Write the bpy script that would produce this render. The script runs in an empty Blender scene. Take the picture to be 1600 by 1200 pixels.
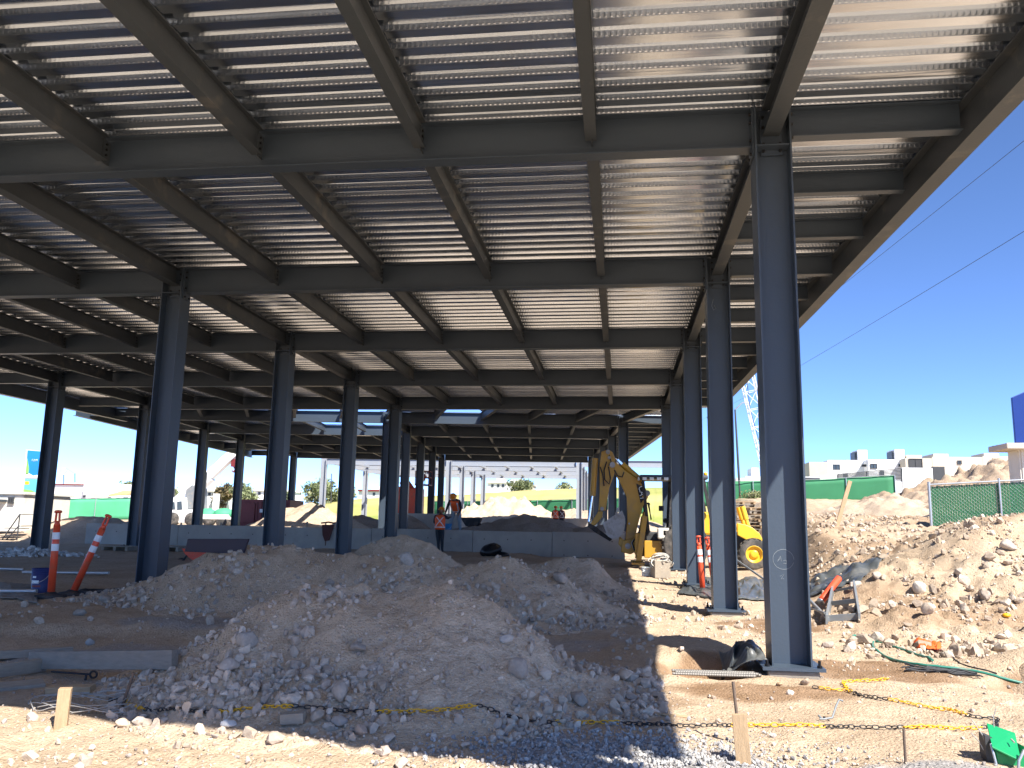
import bpy, bmesh, math, random
import numpy as np
from mathutils import Vector, Matrix

random.seed(5)
RS = np.random.RandomState(11)
scene = bpy.context.scene
COL = scene.collection

# ------------------------------------------------------------------ camera
CAMZ = 1.5
YAW, PITCH, ROLL, FPX = 0.1304, 0.1678, 0.0183, 1300.0
_cy, _sy, _cp, _sp = math.cos(YAW), math.sin(YAW), math.cos(PITCH), math.sin(PITCH)
_F = np.array([-_sy * _cp, _cy * _cp, _sp])
_R0 = np.array([_cy, _sy, 0.0])
_U0 = np.cross(_R0, _F)
_R = math.cos(ROLL) * _R0 + math.sin(ROLL) * _U0
_U = -math.sin(ROLL) * _R0 + math.cos(ROLL) * _U0
cam_d = bpy.data.cameras.new('camera')
cam = bpy.data.objects.new('camera', cam_d)
COL.objects.link(cam)
cam_d.sensor_fit = 'HORIZONTAL'
cam_d.sensor_width = 36.0
cam_d.lens = FPX / 1600.0 * 36.0
cam_d.clip_start = 0.05
cam_d.clip_end = 6000
m = Matrix.Identity(4)
for i in range(3):
    m[i][0], m[i][1], m[i][2] = _R[i], _U[i], -_F[i]
m[2][3] = CAMZ
cam.matrix_world = m
scene.camera = cam


def ray(u, v):
    return _F + _R * ((u - 800) / FPX) + _U * ((600 - v) / FPX)


def atY(u, v, Y):
    d = ray(u, v)
    q = d * (Y / d[1])
    return np.array([q[0], Y, q[2] + CAMZ])


# ------------------------------------------------------------------ noise
def _hash(ix, iy, s):
    n = (ix.astype(np.int64) * 374761393 + iy.astype(np.int64) * 668265263 + s * 1442695041) & 0x7fffffff
    n = ((n ^ (n >> 13)) * 1274126177) & 0x7fffffff
    return ((n ^ (n >> 16)) & 0xffff) / 65535.0


def vnoise(x, y, s=0):
    x = np.asarray(x, float); y = np.asarray(y, float)
    ix = np.floor(x); iy = np.floor(y)
    fx = x - ix; fy = y - iy
    fx = fx * fx * (3 - 2 * fx); fy = fy * fy * (3 - 2 * fy)
    a = _hash(ix, iy, s); b = _hash(ix + 1, iy, s); c = _hash(ix, iy + 1, s); d = _hash(ix + 1, iy + 1, s)
    return (a * (1 - fx) + b * fx) * (1 - fy) + (c * (1 - fx) + d * fx) * fy - 0.5


def fbm(x, y, s=0, o=4):
    r = 0; a = 1.0
    for k in range(o):
        r = r + a * vnoise(x * 2 ** k + 17.3 * k, y * 2 ** k - 9.1 * k, s + k)
        a *= 0.5
    return r


def sstep(a, b, x):
    t = np.clip((np.asarray(x, float) - a) / (b - a), 0, 1)
    return t * t * (3 - 2 * t)


# ------------------------------------------------------------------ terrain
def ground_h(x, y, detail=True):
    x = np.asarray(x, float); y = np.asarray(y, float)
    z = 0.02 + 0.013 * np.clip(y - 6.5, 0, 24)
    # bench under the left part: a ragged little bank
    yb = 10.0 + 0.45 * vnoise(x * 0.7, y * 0.0 + 3, 31)
    z = z + 0.13 * sstep(yb - 0.35, yb + 0.15, y) * (1 - sstep(-3.8, -2.6, x)) - 0.02 * (x < -2.6)
    # right hill of spoil
    d = np.clip(y - 10.9 - 1.2 * sstep(4.2, 2.8, x), 0, 40)
    side = sstep(2.5 + 0.11 * np.clip(y - 13, 0, 30), 4.0 + 0.13 * np.clip(y - 12, 0, 30), x)
    hill = 0.085 * np.clip(d, 0, 19) * side
    hill = hill + 1.15 * np.exp(-(((x - 8.3) / 2.3) ** 2 + ((y - 17.5) / 3.0) ** 2))
    hill = hill + 0.45 * np.exp(-(((x - 6.0) / 1.1) ** 2 + ((y - 16.0) / 2.0) ** 2))
    hill = hill + 0.35 * np.exp(-(((x - 5.2) / 1.2) ** 2 + ((y - 23.0) / 2.6) ** 2))
    # second, higher heap behind the slatted fence
    z = z + hill
    # dug hollow with raw brown soil at the right edge
    z = z - 0.42 * np.exp(-(((x - 4.15) / 0.42) ** 2 + ((y - 9.15) / 0.30) ** 2)) + 0.25 * np.exp(-(((x - 4.5) / 0.6) ** 2 + ((y - 9.9) / 0.35) ** 2))
    # pit beside the first column
    z = z - 0.30 * np.exp(-(((x - 0.85) / 0.36) ** 4 + ((y - 9.15) / 0.40) ** 4))
    z = z + 0.16 * np.exp(-(((x - 0.9) / 0.9) ** 2 + ((y - 10.3) / 0.8) ** 2))
    # rise of the land behind
    rr = sstep(2.2, 6.0, x)
    z = z + rr * 1.55 * sstep(31, 58, y) + 0.2 * sstep(40, 60, y) * (1 - rr) * (x > -21)
    # raised platform behind the concrete wall
    plat = sstep(32.14, 32.3, y) * (1 - sstep(0.05, 0.2, x)) * sstep(-21.7, -21.5, x)
    z = z * (1 - plat) + plat * 1.14
    far = sstep(62, 80, y)
    z = z * (1 - far) + far * (1.1 + 2.6 * sstep(-5, 25, x) + 0.012 * np.clip(y - 80, 0, 60) * (x > 5))
    z = z + 0.5 * sstep(38, 60, y) * sstep(-21.5, -25, x)
    if detail:
        near = 1 - sstep(25, 60, y)
        rough = 1 + 2.4 * side * sstep(10.6, 12.5, y) + 0.8 * sstep(6.3, 5.4, y)
        amp = (0.35 + 0.65 * near) * (1 - plat * .5)
        z = z + amp * rough * (0.055 * fbm(x * 0.9, y * 0.9, 1, 2) + 0.030 * fbm(x * 4, y * 4, 2, 2) + 0.022 * np.abs(fbm(x * 9, y * 9, 3, 3)))
        z = z + side * sstep(10.8, 12, y) * (0.22 * np.abs(fbm(x * 1.2, y * 1.2, 14, 4)) - .06) * sstep(62, 45, y) * (1 + sstep(33, 40, y))
        # wheel ruts and clods close to the viewer
        z = z + 0.030 * near * np.clip(fbm(x * 6.3, y * 6.3, 9, 3) - 0.12, 0, 1) * (1 + 2 * sstep(6.2, 5.2, y) + 1.5 * side)
    return z


# spoil piles: a crest line and a width on either side of it
PILES = {
    'front': dict(yc=7.7, wf=1.55, wb=1.45, seed=41, x0=-4.9, x1=0.5, y0=4.7, y1=10.6, step=0.028, amp=1.35,
                  crest=[(-4.8, 0.0), (-4.35, .12), (-3.95, .36), (-3.4, .66), (-3.0, .82), (-2.4, .86), (-2.0, .74), (-1.55, .93), (-1.15, .80), (-.7, .46), (-.38, .24), (0, .10), (.4, 0)]),
    'ridge': dict(yc=13.1, wf=1.45, wb=1.15, seed=52, x0=-9.0, x1=0.6, y0=9.9, y1=15.4, step=0.045, amp=1.35,
                  crest=[(-8.9, 0.0), (-8.1, .10), (-7.5, .32), (-6.9, .62), (-6.4, .84), (-5.7, .90), (-4.85, .82), (-3.9, .78), (-3.1, .80), (-2.2, .78), (-1.6, .84), (-1.0, .66), (-.3, .28), (.1, .10), (.5, 0)]),
    'back': dict(yc=16.8, wf=1.3, wb=1.3, seed=63, x0=-6.8, x1=0.6, y0=14.2, y1=19.4, step=0.055, amp=1.2,
                 crest=[(-6.7, 0), (-6.2, .08), (-5.6, .48), (-5.0, .83), (-4.3, .96), (-3.7, .78), (-3.2, .52), (-2.75, .45), (-2.1, .66), (-1.65, .62), (-1.1, .76), (-.55, .74), (-.15, .34), (.25, .1), (.5, 0)]),
}


def pile_h(name, x, y):
    p = PILES[name]
    cx = [c[0] for c in p['crest']]; ch = [c[1] for c in p['crest']]
    s = p['seed']
    xx = x + 0.12 * fbm(x * 1.1, y * 1.1, s, 2)
    H = np.interp(xx, cx, ch)
    yc = p['yc'] + 0.35 * vnoise(x * 0.8, x * 0 + 1.7, s + 3)
    t = y - yc
    w = np.where(t < 0, p['wf'], p['wb']) * (0.55 + 0.5 * np.clip(H / 0.8, 0, 1.1)) * (1 + 0.25 * vnoise(x * 1.3, x * 0, s + 7))
    t = np.abs(t) / w
    prof = 1 - np.sqrt(t * t + 0.007) + 0.08
    prof = np.where(t > 0.8, np.maximum(prof, 0.30 * np.clip(1.3 - t, 0, 1) ** 1.5), prof)
    prof = np.clip(prof, -0.4, 1)
    a = p['amp']
    z = H * prof
    k = np.clip(z * 4, 0, 1) * (t < 1.28)
    z = z + k * a * (0.10 * fbm(x * 1.6, y * 1.6, s + 11, 2) + 0.045 * fbm(x * 5, y * 5, s + 13, 2) + 0.03 * np.abs(fbm(x * 13, y * 13, s + 15, 3)))
    # small slides: grooves running down the slope
    z = z - k * 0.035 * a * np.abs(vnoise(x * 4.2 + 0.4 * np.sin(y * 2), y * 0.6, s + 21))
    base = ground_h(x, y)
    return np.where((z > 0.004), base + z, base - 0.15)


def surf(x, y):
    x = np.atleast_1d(np.asarray(x, float)); y = np.atleast_1d(np.asarray(y, float))
    z = ground_h(x, y)
    for n, p in PILES.items():
        inside = (x > p['x0']) & (x < p['x1']) & (y > p['y0']) & (y < p['y1'])
        if inside.any():
            z = np.where(inside, np.maximum(z, pile_h(n, x, y)), z)
    return z


def H(x, y):
    return float(surf(x, y)[0])


def hit(u, v, t0=3.0, t1=90.0):
    """where the line of sight through a spot of the photograph meets the ground or a pile"""
    d = ray(u, v)
    t = np.geomspace(t0, t1, 1500)
    X = d[0] * t; Y = d[1] * t; Z = d[2] * t + CAMZ
    below = Z < surf(X, Y)
    k = int(np.argmax(below)) if below.any() else len(t) - 1
    return np.array([X[k], Y[k], float(surf(X[k], Y[k])[0])])


# ------------------------------------------------------------------ materials
def nodes(name):
    mt = bpy.data.materials.new(name)
    mt.use_nodes = True
    nt = mt.node_tree
    return mt, nt, nt.nodes['Principled BSDF']


def mat(name, col, rough=0.6, metal=0.0, var=0.12, scale=8.0, bump=0.0, bscale=60.0, dirt=None, dscale=2.5, dlo=0.5, dhi=0.75, spec=0.5, stretch=(1, 1, 1)):
    mt, nt, b = nodes(name)
    N, L = nt.nodes, nt.links
    tc = N.new('ShaderNodeTexCoord')
    mp = N.new('ShaderNodeMapping'); mp.inputs['Scale'].default_value = stretch
    L.new(tc.outputs['Object'], mp.inputs['Vector'])
    nz = N.new('ShaderNodeTexNoise'); nz.inputs['Scale'].default_value = scale; nz.inputs['Detail'].default_value = 6
    L.new(mp.outputs['Vector'], nz.inputs['Vector'])
    mx = N.new('ShaderNodeMix'); mx.data_type = 'RGBA'
    c = np.array(col[:3])
    mx.inputs['A'].default_value = (*np.clip(c * (1 - var), 0, 1), 1)
    mx.inputs['B'].default_value = (*np.clip(c * (1 + var), 0, 1), 1)
    L.new(nz.outputs['Fac'], mx.inputs['Factor'])
    out = mx.outputs['Result']
    if dirt is not None:
        n2 = N.new('ShaderNodeTexNoise'); n2.inputs['Scale'].default_value = dscale; n2.inputs['Detail'].default_value = 8; n2.inputs['Roughness'].default_value = 0.65
        L.new(tc.outputs['Object'], n2.inputs['Vector'])
        mr = N.new('ShaderNodeMapRange'); mr.inputs['From Min'].default_value = dlo; mr.inputs['From Max'].default_value = dhi
        L.new(n2.outputs['Fac'], mr.inputs['Value'])
        m2 = N.new('ShaderNodeMix'); m2.data_type = 'RGBA'
        L.new(mr.outputs['Result'], m2.inputs['Factor'])
        L.new(out, m2.inputs['A']); m2.inputs['B'].default_value = (*dirt, 1)
        out = m2.outputs['Result']
    L.new(out, b.inputs['Base Color'])
    b.inputs['Roughness'].default_value = rough
    b.inputs['Metallic'].default_value = metal
    b.inputs['Specular IOR Level'].default_value = spec
    if bump:
        n3 = N.new('ShaderNodeTexNoise'); n3.inputs['Scale'].default_value = bscale; n3.inputs['Detail'].default_value = 5
        L.new(mp.outputs['Vector'], n3.inputs['Vector'])
        bp = N.new('ShaderNodeBump'); bp.inputs['Strength'].default_value = 1.0; bp.inputs['Distance'].default_value = bump
        L.new(n3.outputs['Fac'], bp.inputs['Height'])
        L.new(bp.outputs['Normal'], b.inputs['Normal'])
    return mt


def soil(name, c1, c2, bump=0.02, attr=False, grey=(0.33, 0.31, 0.29)):
    """dry stony soil: two tones, specks of pale stone, clods in the bump"""
    mt, nt, b = nodes(name)
    N, L = nt.nodes, nt.links
    tc = N.new('ShaderNodeTexCoord')

    def noise(s, d=6, r=0.6):
        n = N.new('ShaderNodeTexNoise'); n.inputs['Scale'].default_value = s; n.inputs['Detail'].default_value = d; n.inputs['Roughness'].default_value = r
        L.new(tc.outputs['Object'], n.inputs['Vector'])
        return n

    def mr(sock, a, c):
        r = N.new('ShaderNodeMapRange'); r.inputs['From Min'].default_value = a; r.inputs['From Max'].default_value = c
        L.new(sock, r.inputs['Value'])
        return r.outputs['Result']

    def mix(f, a, c):
        x = N.new('ShaderNodeMix'); x.data_type = 'RGBA'
        L.new(f, x.inputs['Factor'])
        for s, val in (('A', a), ('B', c)):
            if isinstance(val, tuple):
                x.inputs[s].default_value = (*val, 1)
            else:
                L.new(val, x.inputs[s])
        return x.outputs['Result']
    base = mix(mr(noise(0.9, 8).outputs['Fac'], .38, .62), c1, c2)
    base = mix(mr(noise(14, 4).outputs['Fac'], .45, .75), base, tuple(x * 0.82 for x in c1))
    vo = N.new('ShaderNodeTexVoronoi'); vo.inputs['Scale'].default_value = 26; vo.inputs['Randomness'].default_value = 1
    L.new(tc.outputs['Object'], vo.inputs['Vector'])
    speck = mr(vo.outputs['Distance'], .30, .14)
    pick = mr(noise(5, 3).outputs['Fac'], .5, .6)
    mm = N.new('ShaderNodeMath'); mm.operation = 'MULTIPLY'
    L.new(speck, mm.inputs[0]); L.new(pick, mm.inputs[1])
    base = mix(mm.outputs[0], base, tuple(min(1, x * 1.25) for x in c2))
    if attr:
        at = N.new('ShaderNodeAttribute'); at.attribute_name = 'mask'
        sp = N.new('ShaderNodeSeparateColor'); L.new(at.outputs['Color'], sp.inputs['Color'])
        gr = mix(mr(noise(30, 3).outputs['Fac'], .4, .65), tuple(x * 0.85 for x in grey), tuple(min(1, x * 1.2) for x in grey))
        base = mix(sp.outputs['Green'], base, gr)
        wet = mix(mr(noise(3, 6).outputs['Fac'], .4, .65), (.24, .15, .085), (.34, .225, .14))
        base = mix(sp.outputs['Red'], base, wet)
        grs = mix(mr(noise(0.25, 8).outputs['Fac'], .42, .58), (.13, .17, .035), (.30, .25, .09))
        base = mix(sp.outputs['Blue'], base, grs)
    L.new(base, b.inputs['Base Color'])
    b.inputs['Roughness'].default_value = 0.95
    b.inputs['Specular IOR Level'].default_value = 0.15
    n1 = noise(22, 8, .7)
    v2 = N.new('ShaderNodeTexVoronoi'); v2.inputs['Scale'].default_value = 45
    L.new(tc.outputs['Object'], v2.inputs['Vector'])
    ad = N.new('ShaderNodeMath'); ad.operation = 'MULTIPLY_ADD'
    L.new(v2.outputs['Distance'], ad.inputs[0]); ad.inputs[1].default_value = -0.45; L.new(n1.outputs['Fac'], ad.inputs[2])
    bp = N.new('ShaderNodeBump'); bp.inputs['Distance'].default_value = bump; bp.inputs['Strength'].default_value = 1
    L.new(ad.outputs[0], bp.inputs['Height'])
    L.new(bp.outputs['Normal'], b.inputs['Normal'])
    return mt


def tinted(name, rough=0.9, bump=0.01, bscale=30):
    """colour comes from a per-piece attribute, with a little mottling"""
    mt, nt, b = nodes(name)
    N, L = nt.nodes, nt.links
    at = N.new('ShaderNodeAttribute'); at.attribute_name = 'tint'
    tc = N.new('ShaderNodeTexCoord')
    n = N.new('ShaderNodeTexNoise'); n.inputs['Scale'].default_value = bscale; n.inputs['Detail'].default_value = 6
    L.new(tc.outputs['Object'], n.inputs['Vector'])
    r = N.new('ShaderNodeMapRange'); r.inputs['To Min'].default_value = .7; r.inputs['To Max'].default_value = 1.25
    L.new(n.outputs['Fac'], r.inputs['Value'])
    v = N.new('ShaderNodeVectorMath'); v.operation = 'SCALE'
    L.new(at.outputs['Color'], v.inputs[0]); L.new(r.outputs['Result'], v.inputs['Scale'])
    L.new(v.outputs['Vector'], b.inputs['Base Color'])
    b.inputs['Roughness'].default_value = rough
    b.inputs['Specular IOR Level'].default_value = 0.2
    bp = N.new('ShaderNodeBump'); bp.inputs['Distance'].default_value = bump
    L.new(n.outputs['Fac'], bp.inputs['Height']); L.new(bp.outputs['Normal'], b.inputs['Normal'])
    return mt


def deck_mat(name, emboss):
    mt, nt, b = nodes(name)
    N, L = nt.nodes, nt.links
    tc = N.new('ShaderNodeTexCoord')
    n = N.new('ShaderNodeTexNoise'); n.inputs['Scale'].default_value = 1.3; n.inputs['Detail'].default_value = 5
    mp = N.new('ShaderNodeMapping'); mp.inputs['Scale'].default_value = (0.35, 3.0, 1)
    L.new(tc.outputs['Object'], mp.inputs['Vector']); L.new(mp.outputs['Vector'], n.inputs['Vector'])
    r = N.new('ShaderNodeMapRange'); r.inputs['To Min'].default_value = .72; r.inputs['To Max'].default_value = .96
    L.new(n.outputs['Fac'], r.inputs['Value'])
    cc = N.new('ShaderNodeCombineColor')
    for ch_, f_ in (('Red', .88), ('Green', .95)):
        k_ = N.new('ShaderNodeMath'); k_.operation = 'MULTIPLY'; k_.inputs[1].default_value = f_
        L.new(r.outputs['Result'], k_.inputs[0]); L.new(k_.outputs[0], cc.inputs[ch_])
    k = N.new('ShaderNodeMath'); k.operation = 'MULTIPLY'; k.inputs[1].default_value = 1.04
    L.new(r.outputs['Result'], k.inputs[0]); L.new(k.outputs[0], cc.inputs['Blue'])
    L.new(cc.outputs['Color'], b.inputs['Base Color'])
    b.inputs['Metallic'].default_value = 1.0
    b.inputs['Roughness'].default_value = 0.21
    n2 = N.new('ShaderNodeTexNoise'); n2.inputs['Scale'].default_value = 2.0; n2.inputs['Detail'].default_value = 3
    m2 = N.new('ShaderNodeMapping'); m2.inputs['Scale'].default_value = (0.5, 6, 1)
    L.new(tc.outputs['Object'], m2.inputs['Vector']); L.new(m2.outputs['Vector'], n2.inputs['Vector'])
    bp = N.new('ShaderNodeBump'); bp.inputs['Distance'].default_value = 0.004
    L.new(n2.outputs['Fac'], bp.inputs['Height'])
    nrm = bp.outputs['Normal']
    if emboss:
        sx = N.new('ShaderNodeSeparateXYZ'); L.new(tc.outputs['Object'], sx.inputs['Vector'])
        a = N.new('ShaderNodeMath'); a.operation = 'MULTIPLY'; a.inputs[1].default_value = 2 * math.pi / 0.055
        L.new(sx.outputs['X'], a.inputs[0])
        s = N.new('ShaderNodeMath'); s.operation = 'SINE'; L.new(a.outputs[0], s.inputs[0])
        c = N.new('ShaderNodeMapRange'); c.inputs['From Min'].default_value = -.2; c.inputs['From Max'].default_value = .6
        L.new(s.outputs[0], c.inputs['Value'])
        # the dimples stop short of the folds: use the height on the web
        z0 = N.new('ShaderNodeMapRange'); z0.inputs['From Min'].default_value = 0.008; z0.inputs['From Max'].default_value = 0.018
        L.new(sx.outputs['Z'], z0.inputs['Value'])
        z1 = N.new('ShaderNodeMapRange'); z1.inputs['From Min'].default_value = 0.058; z1.inputs['From Max'].default_value = 0.048
        L.new(sx.outputs['Z'], z1.inputs['Value'])
        q = N.new('ShaderNodeMath'); q.operation = 'MULTIPLY'; L.new(z0.outputs['Result'], q.inputs[0]); L.new(z1.outputs['Result'], q.inputs[1])
        q2 = N.new('ShaderNodeMath'); q2.operation = 'MULTIPLY'; L.new(q.outputs[0], q2.inputs[0]); L.new(c.outputs['Result'], q2.inputs[1])
        b2 = N.new('ShaderNodeBump'); b2.inputs['Distance'].default_value = 0.0010
        L.new(q2.outputs[0], b2.inputs['Height']); L.new(nrm, b2.inputs['Normal'])
        nrm = b2.outputs['Normal']
    L.new(nrm, b.inputs['Normal'])
    return mt


M = {}
M['soil'] = soil('dry_soil', (.45, .335, .225), (.545, .42, .295), .025, True)
M['pile'] = soil('spoil_soil', (.535, .41, .285), (.64, .51, .375), .03)
M['rubble_soil'] = soil('loose_soil', (.44, .335, .24), (.53, .42, .31), .03)
M['bank_soil'] = soil('shade_toned_brown_soil', (.34, .245, .165), (.47, .36, .26), .03)  # brown soil, darkened further to paint the shade on the fence bank's face
M['dark_soil'] = soil('dark_brown_soil', (.30, .24, .19), (.38, .31, .25), .04)  # darker brown soil for heaps on the platform
M['stone'] = tinted('stone')
M['steel'] = mat('painted_steel', (.048, .066, .090), .42, 0, .10, 1.6, .0015, 30, dirt=(.17, .165, .155), dscale=1.3, dlo=.66, dhi=.90, spec=.5)
M['joist'] = mat('dusty_painted_steel', (.056, .067, .078), .5, 0, .12, 1.6, .0015, 30, dirt=(.20, .185, .16), dscale=1.6, dlo=.56, dhi=.84, spec=.4)
M['pale_steel'] = mat('sunlit_steel', (.30, .32, .35), .5, 0, .08, 1.2, dirt=(.36, .34, .31), dscale=1)  # paler copy of the building steel, sunlight put into its colour
M['bolt'] = mat('dark_bolt', (.02, .02, .022), .45, .6, .1)
M['deck'] = deck_mat('galvanised_deck', False)
M['deckweb'] = deck_mat('embossed_galvanised_deck', True)
M['concrete'] = mat('cast_concrete', (.41, .375, .325), .85, 0, .14, 2.2, .004, 25, dirt=(.25, .24, .225), dscale=.8, dlo=.48, dhi=.8)
M['wood'] = mat('raw_timber', (.42, .29, .165), .8, 0, .35, 5, .004, 22, stretch=(1.5, 14, 14))
M['oldwood'] = mat('weathered_timber', (.33, .28, .215), .85, 0, .3, 5, .004, 22, stretch=(1.5, 14, 14), dirt=(.24, .215, .18))
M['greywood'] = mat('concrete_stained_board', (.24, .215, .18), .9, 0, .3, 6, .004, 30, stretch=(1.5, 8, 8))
M['orange'] = mat('orange_plastic', (.78, .085, .03), .42, 0, .08, 6, dirt=(.45, .14, .08), dscale=5)
M['band'] = mat('white_reflective_band', (.78, .80, .80), .4, 0, .06, 20)
M['black'] = mat('black_rubber', (.022, .022, .024), .75, 0, .3, 8, .004, 40, dirt=(.12, .10, .085), dscale=3)
M['tarp'] = mat('dark_plastic_sheet', (.075, .082, .082), .38, 0, .3, 4, .006, 9, dirt=(.20, .18, .15), dscale=2.2, dlo=.5, dhi=.8)
M['bag'] = mat('black_bag', (.008, .008, .010), .35, 0, .3, 6, .01, 12)
M['yellow'] = mat('machine_yellow', (.52, .285, .03), .42, 0, .10, 4, dirt=(.26, .18, .09), dscale=2.2, dlo=.5, dhi=.8)
M['bright_yellow'] = mat('bright_machine_yellow', (.80, .47, .03), .4, 0, .08, 4, dirt=(.45, .32, .12), dscale=2.5, dlo=.55, dhi=.8)  # brighter yellow for bonnet, loader arms and rims
M['chain_y'] = mat('yellow_plastic', (.80, .42, .01), .45, 0, .12, 30)
M['chain_k'] = mat('black_plastic', (.018, .018, .02), .5, 0, .2, 30)
M['chrome'] = mat('chromed_rod', (.75, .76, .78), .12, 1, .03)
M['iron'] = mat('worn_bucket_steel', (.34, .33, .32), .5, .4, .25, 6, .003, 30, dirt=(.16, .13, .10), dscale=4)
M['rebar'] = mat('grey_rebar', (.20, .185, .165), .6, .4, .25, 30)
M['rust'] = mat('rusty_bar', (.16, .115, .085), .8, .3, .3, 20, .003, 200)
M['grey_metal'] = mat('grey_painted_metal', (.20, .215, .22), .5, .1, .12, 4, dirt=(.30, .26, .21), dscale=4)
M['galv'] = mat('galvanised_pipe', (.50, .52, .53), .4, .7, .1, 8)
M['tyre'] = mat('dusty_tyre', (.045, .043, .04), .85, 0, .3, 8, .004, 40, dirt=(.19, .165, .14), dscale=3, dlo=.45, dhi=.7)
M['glass'] = mat('tinted_glass', (.05, .09, .10), .06, 0, .05, 2)
M['white'] = mat('white_stucco', (.78, .77, .75), .85, 0, .05, 1.5, dirt=(.62, .60, .57), dscale=.35)
M['beige'] = mat('beige_stucco', (.52, .46, .37), .85, 0, .07, 1.5)
M['cream'] = mat('cream_panel', (.66, .63, .55), .6, 0, .05, 2, dirt=(.48, .44, .36), dscale=1.2)
M['window'] = mat('dark_window', (.05, .065, .075), .15, 0, .2, 3)
M['darkgrey'] = mat('charcoal_paint', (.045, .047, .05), .6, 0, .15, 3)
M['mesh_green'] = mat('green_windscreen', (.035, .20, .085), .7, 0, .22, .8, .01, 1.5)
M['mesh_pale'] = mat('sunlit_green_windscreen', (.07, .36, .18), .7, 0, .25, .8, .01, 1.5)  # brighter copy of the screen green, with sunlight put into the colour
M['slat'] = mat('green_slat', (.018, .135, .045), .45, 0, .18, 5)
M['red'] = mat('dark_red_paint', (.17, .018, .018), .5, 0, .15, 2)
M['blue'] = mat('blue_plastic', (.02, .03, .13), .45, 0, .2, 6)
M['skyblue'] = mat('blue_bucket_plastic', (.03, .20, .42), .45, 0, .1, 6)
M['signblue'] = mat('deep_blue_panel', (.006, .03, .19), .35, 0, .08, 2)
M['purple'] = mat('dark_plum_board', (.035, .026, .036), .6, 0, .15, 4)
M['hose'] = mat('green_hose', (.03, .20, .14), .45, 0, .2, 12, dirt=(.2, .2, .15), dscale=6)
M['cloth'] = mat('orange_cloth', (.90, .12, .015), .8, 0, .15, 12, .004, 60)
M['machine_green'] = mat('green_enamel', (.008, .25, .085), .35, 0, .12, 5, dirt=(.10, .20, .10), dscale=5, dlo=.6, dhi=.8)
M['wire'] = mat('grey_wire', (.42, .40, .36), .5, .3, .2, 20)
M['cable'] = mat('black_cable', (.03, .03, .032), .6, 0, .1, 8)
M['skin'] = mat('skin', (.30, .16, .10), .55, 0, .08, 12)
M['vest'] = mat('orange_vest', (.90, .12, .02), .65, 0, .08, 10)
M['tape'] = mat('reflective_tape', (.70, .70, .68), .35, 0, .05, 20)
M['jeans'] = mat('light_jeans', (.24, .29, .32), .85, 0, .2, 15)
M['trousers'] = mat('dark_trousers', (.025, .032, .04), .85, 0, .2, 15)
M['shirt'] = mat('dark_shirt', (.02, .02, .026), .85, 0, .2, 15)
M['brownshirt'] = mat('rust_shirt', (.10, .035, .03), .85, 0, .2, 15)
M['helmet'] = mat('orange_helmet', (.75, .22, .01), .3, 0, .04, 5)
M['bark'] = mat('bark', (.12, .085, .06), .9, 0, .3, 6, .01, 20)
M['leaf'] = tinted('leaves', .6, .0, 3)
M['grass'] = mat('dry_grass', (.26, .29, .06), .9, 0, .35, .12, .08, 2, dirt=(.44, .37, .14), dscale=.06, dlo=.45, dhi=.62)
M['tanroof'] = mat('tan_roof', (.52, .37, .16), .8, 0, .1, 2)
M['paper'] = mat('banner_white', (.78, .82, .80), .5, 0, .03, 2)
M['bblue'] = mat('banner_blue', (.01, .22, .62), .5, 0, .35, .35)
M['baqua'] = mat('banner_aqua', (.12, .52, .58), .5, 0, .4, .5)
M['bgreen'] = mat('banner_green', (.22, .45, .10), .5, 0, .5, 1.2)
M['chalk'] = mat('chalk_mark', (.24, .27, .29), .9, 0, .3, 40)


# ------------------------------------------------------------------ mesh helper
def unit(v):
    v = np.asarray(v, float)
    return v / max(np.linalg.norm(v), 1e-9)


def rotz(a):
    c, s = math.cos(a), math.sin(a)
    return np.array([[c, -s, 0], [s, c, 0], [0, 0, 1.0]])


def rotm(axis, a):
    return np.array(Matrix.Rotation(a, 3, axis if isinstance(axis, str) else Vector(axis)))


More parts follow.
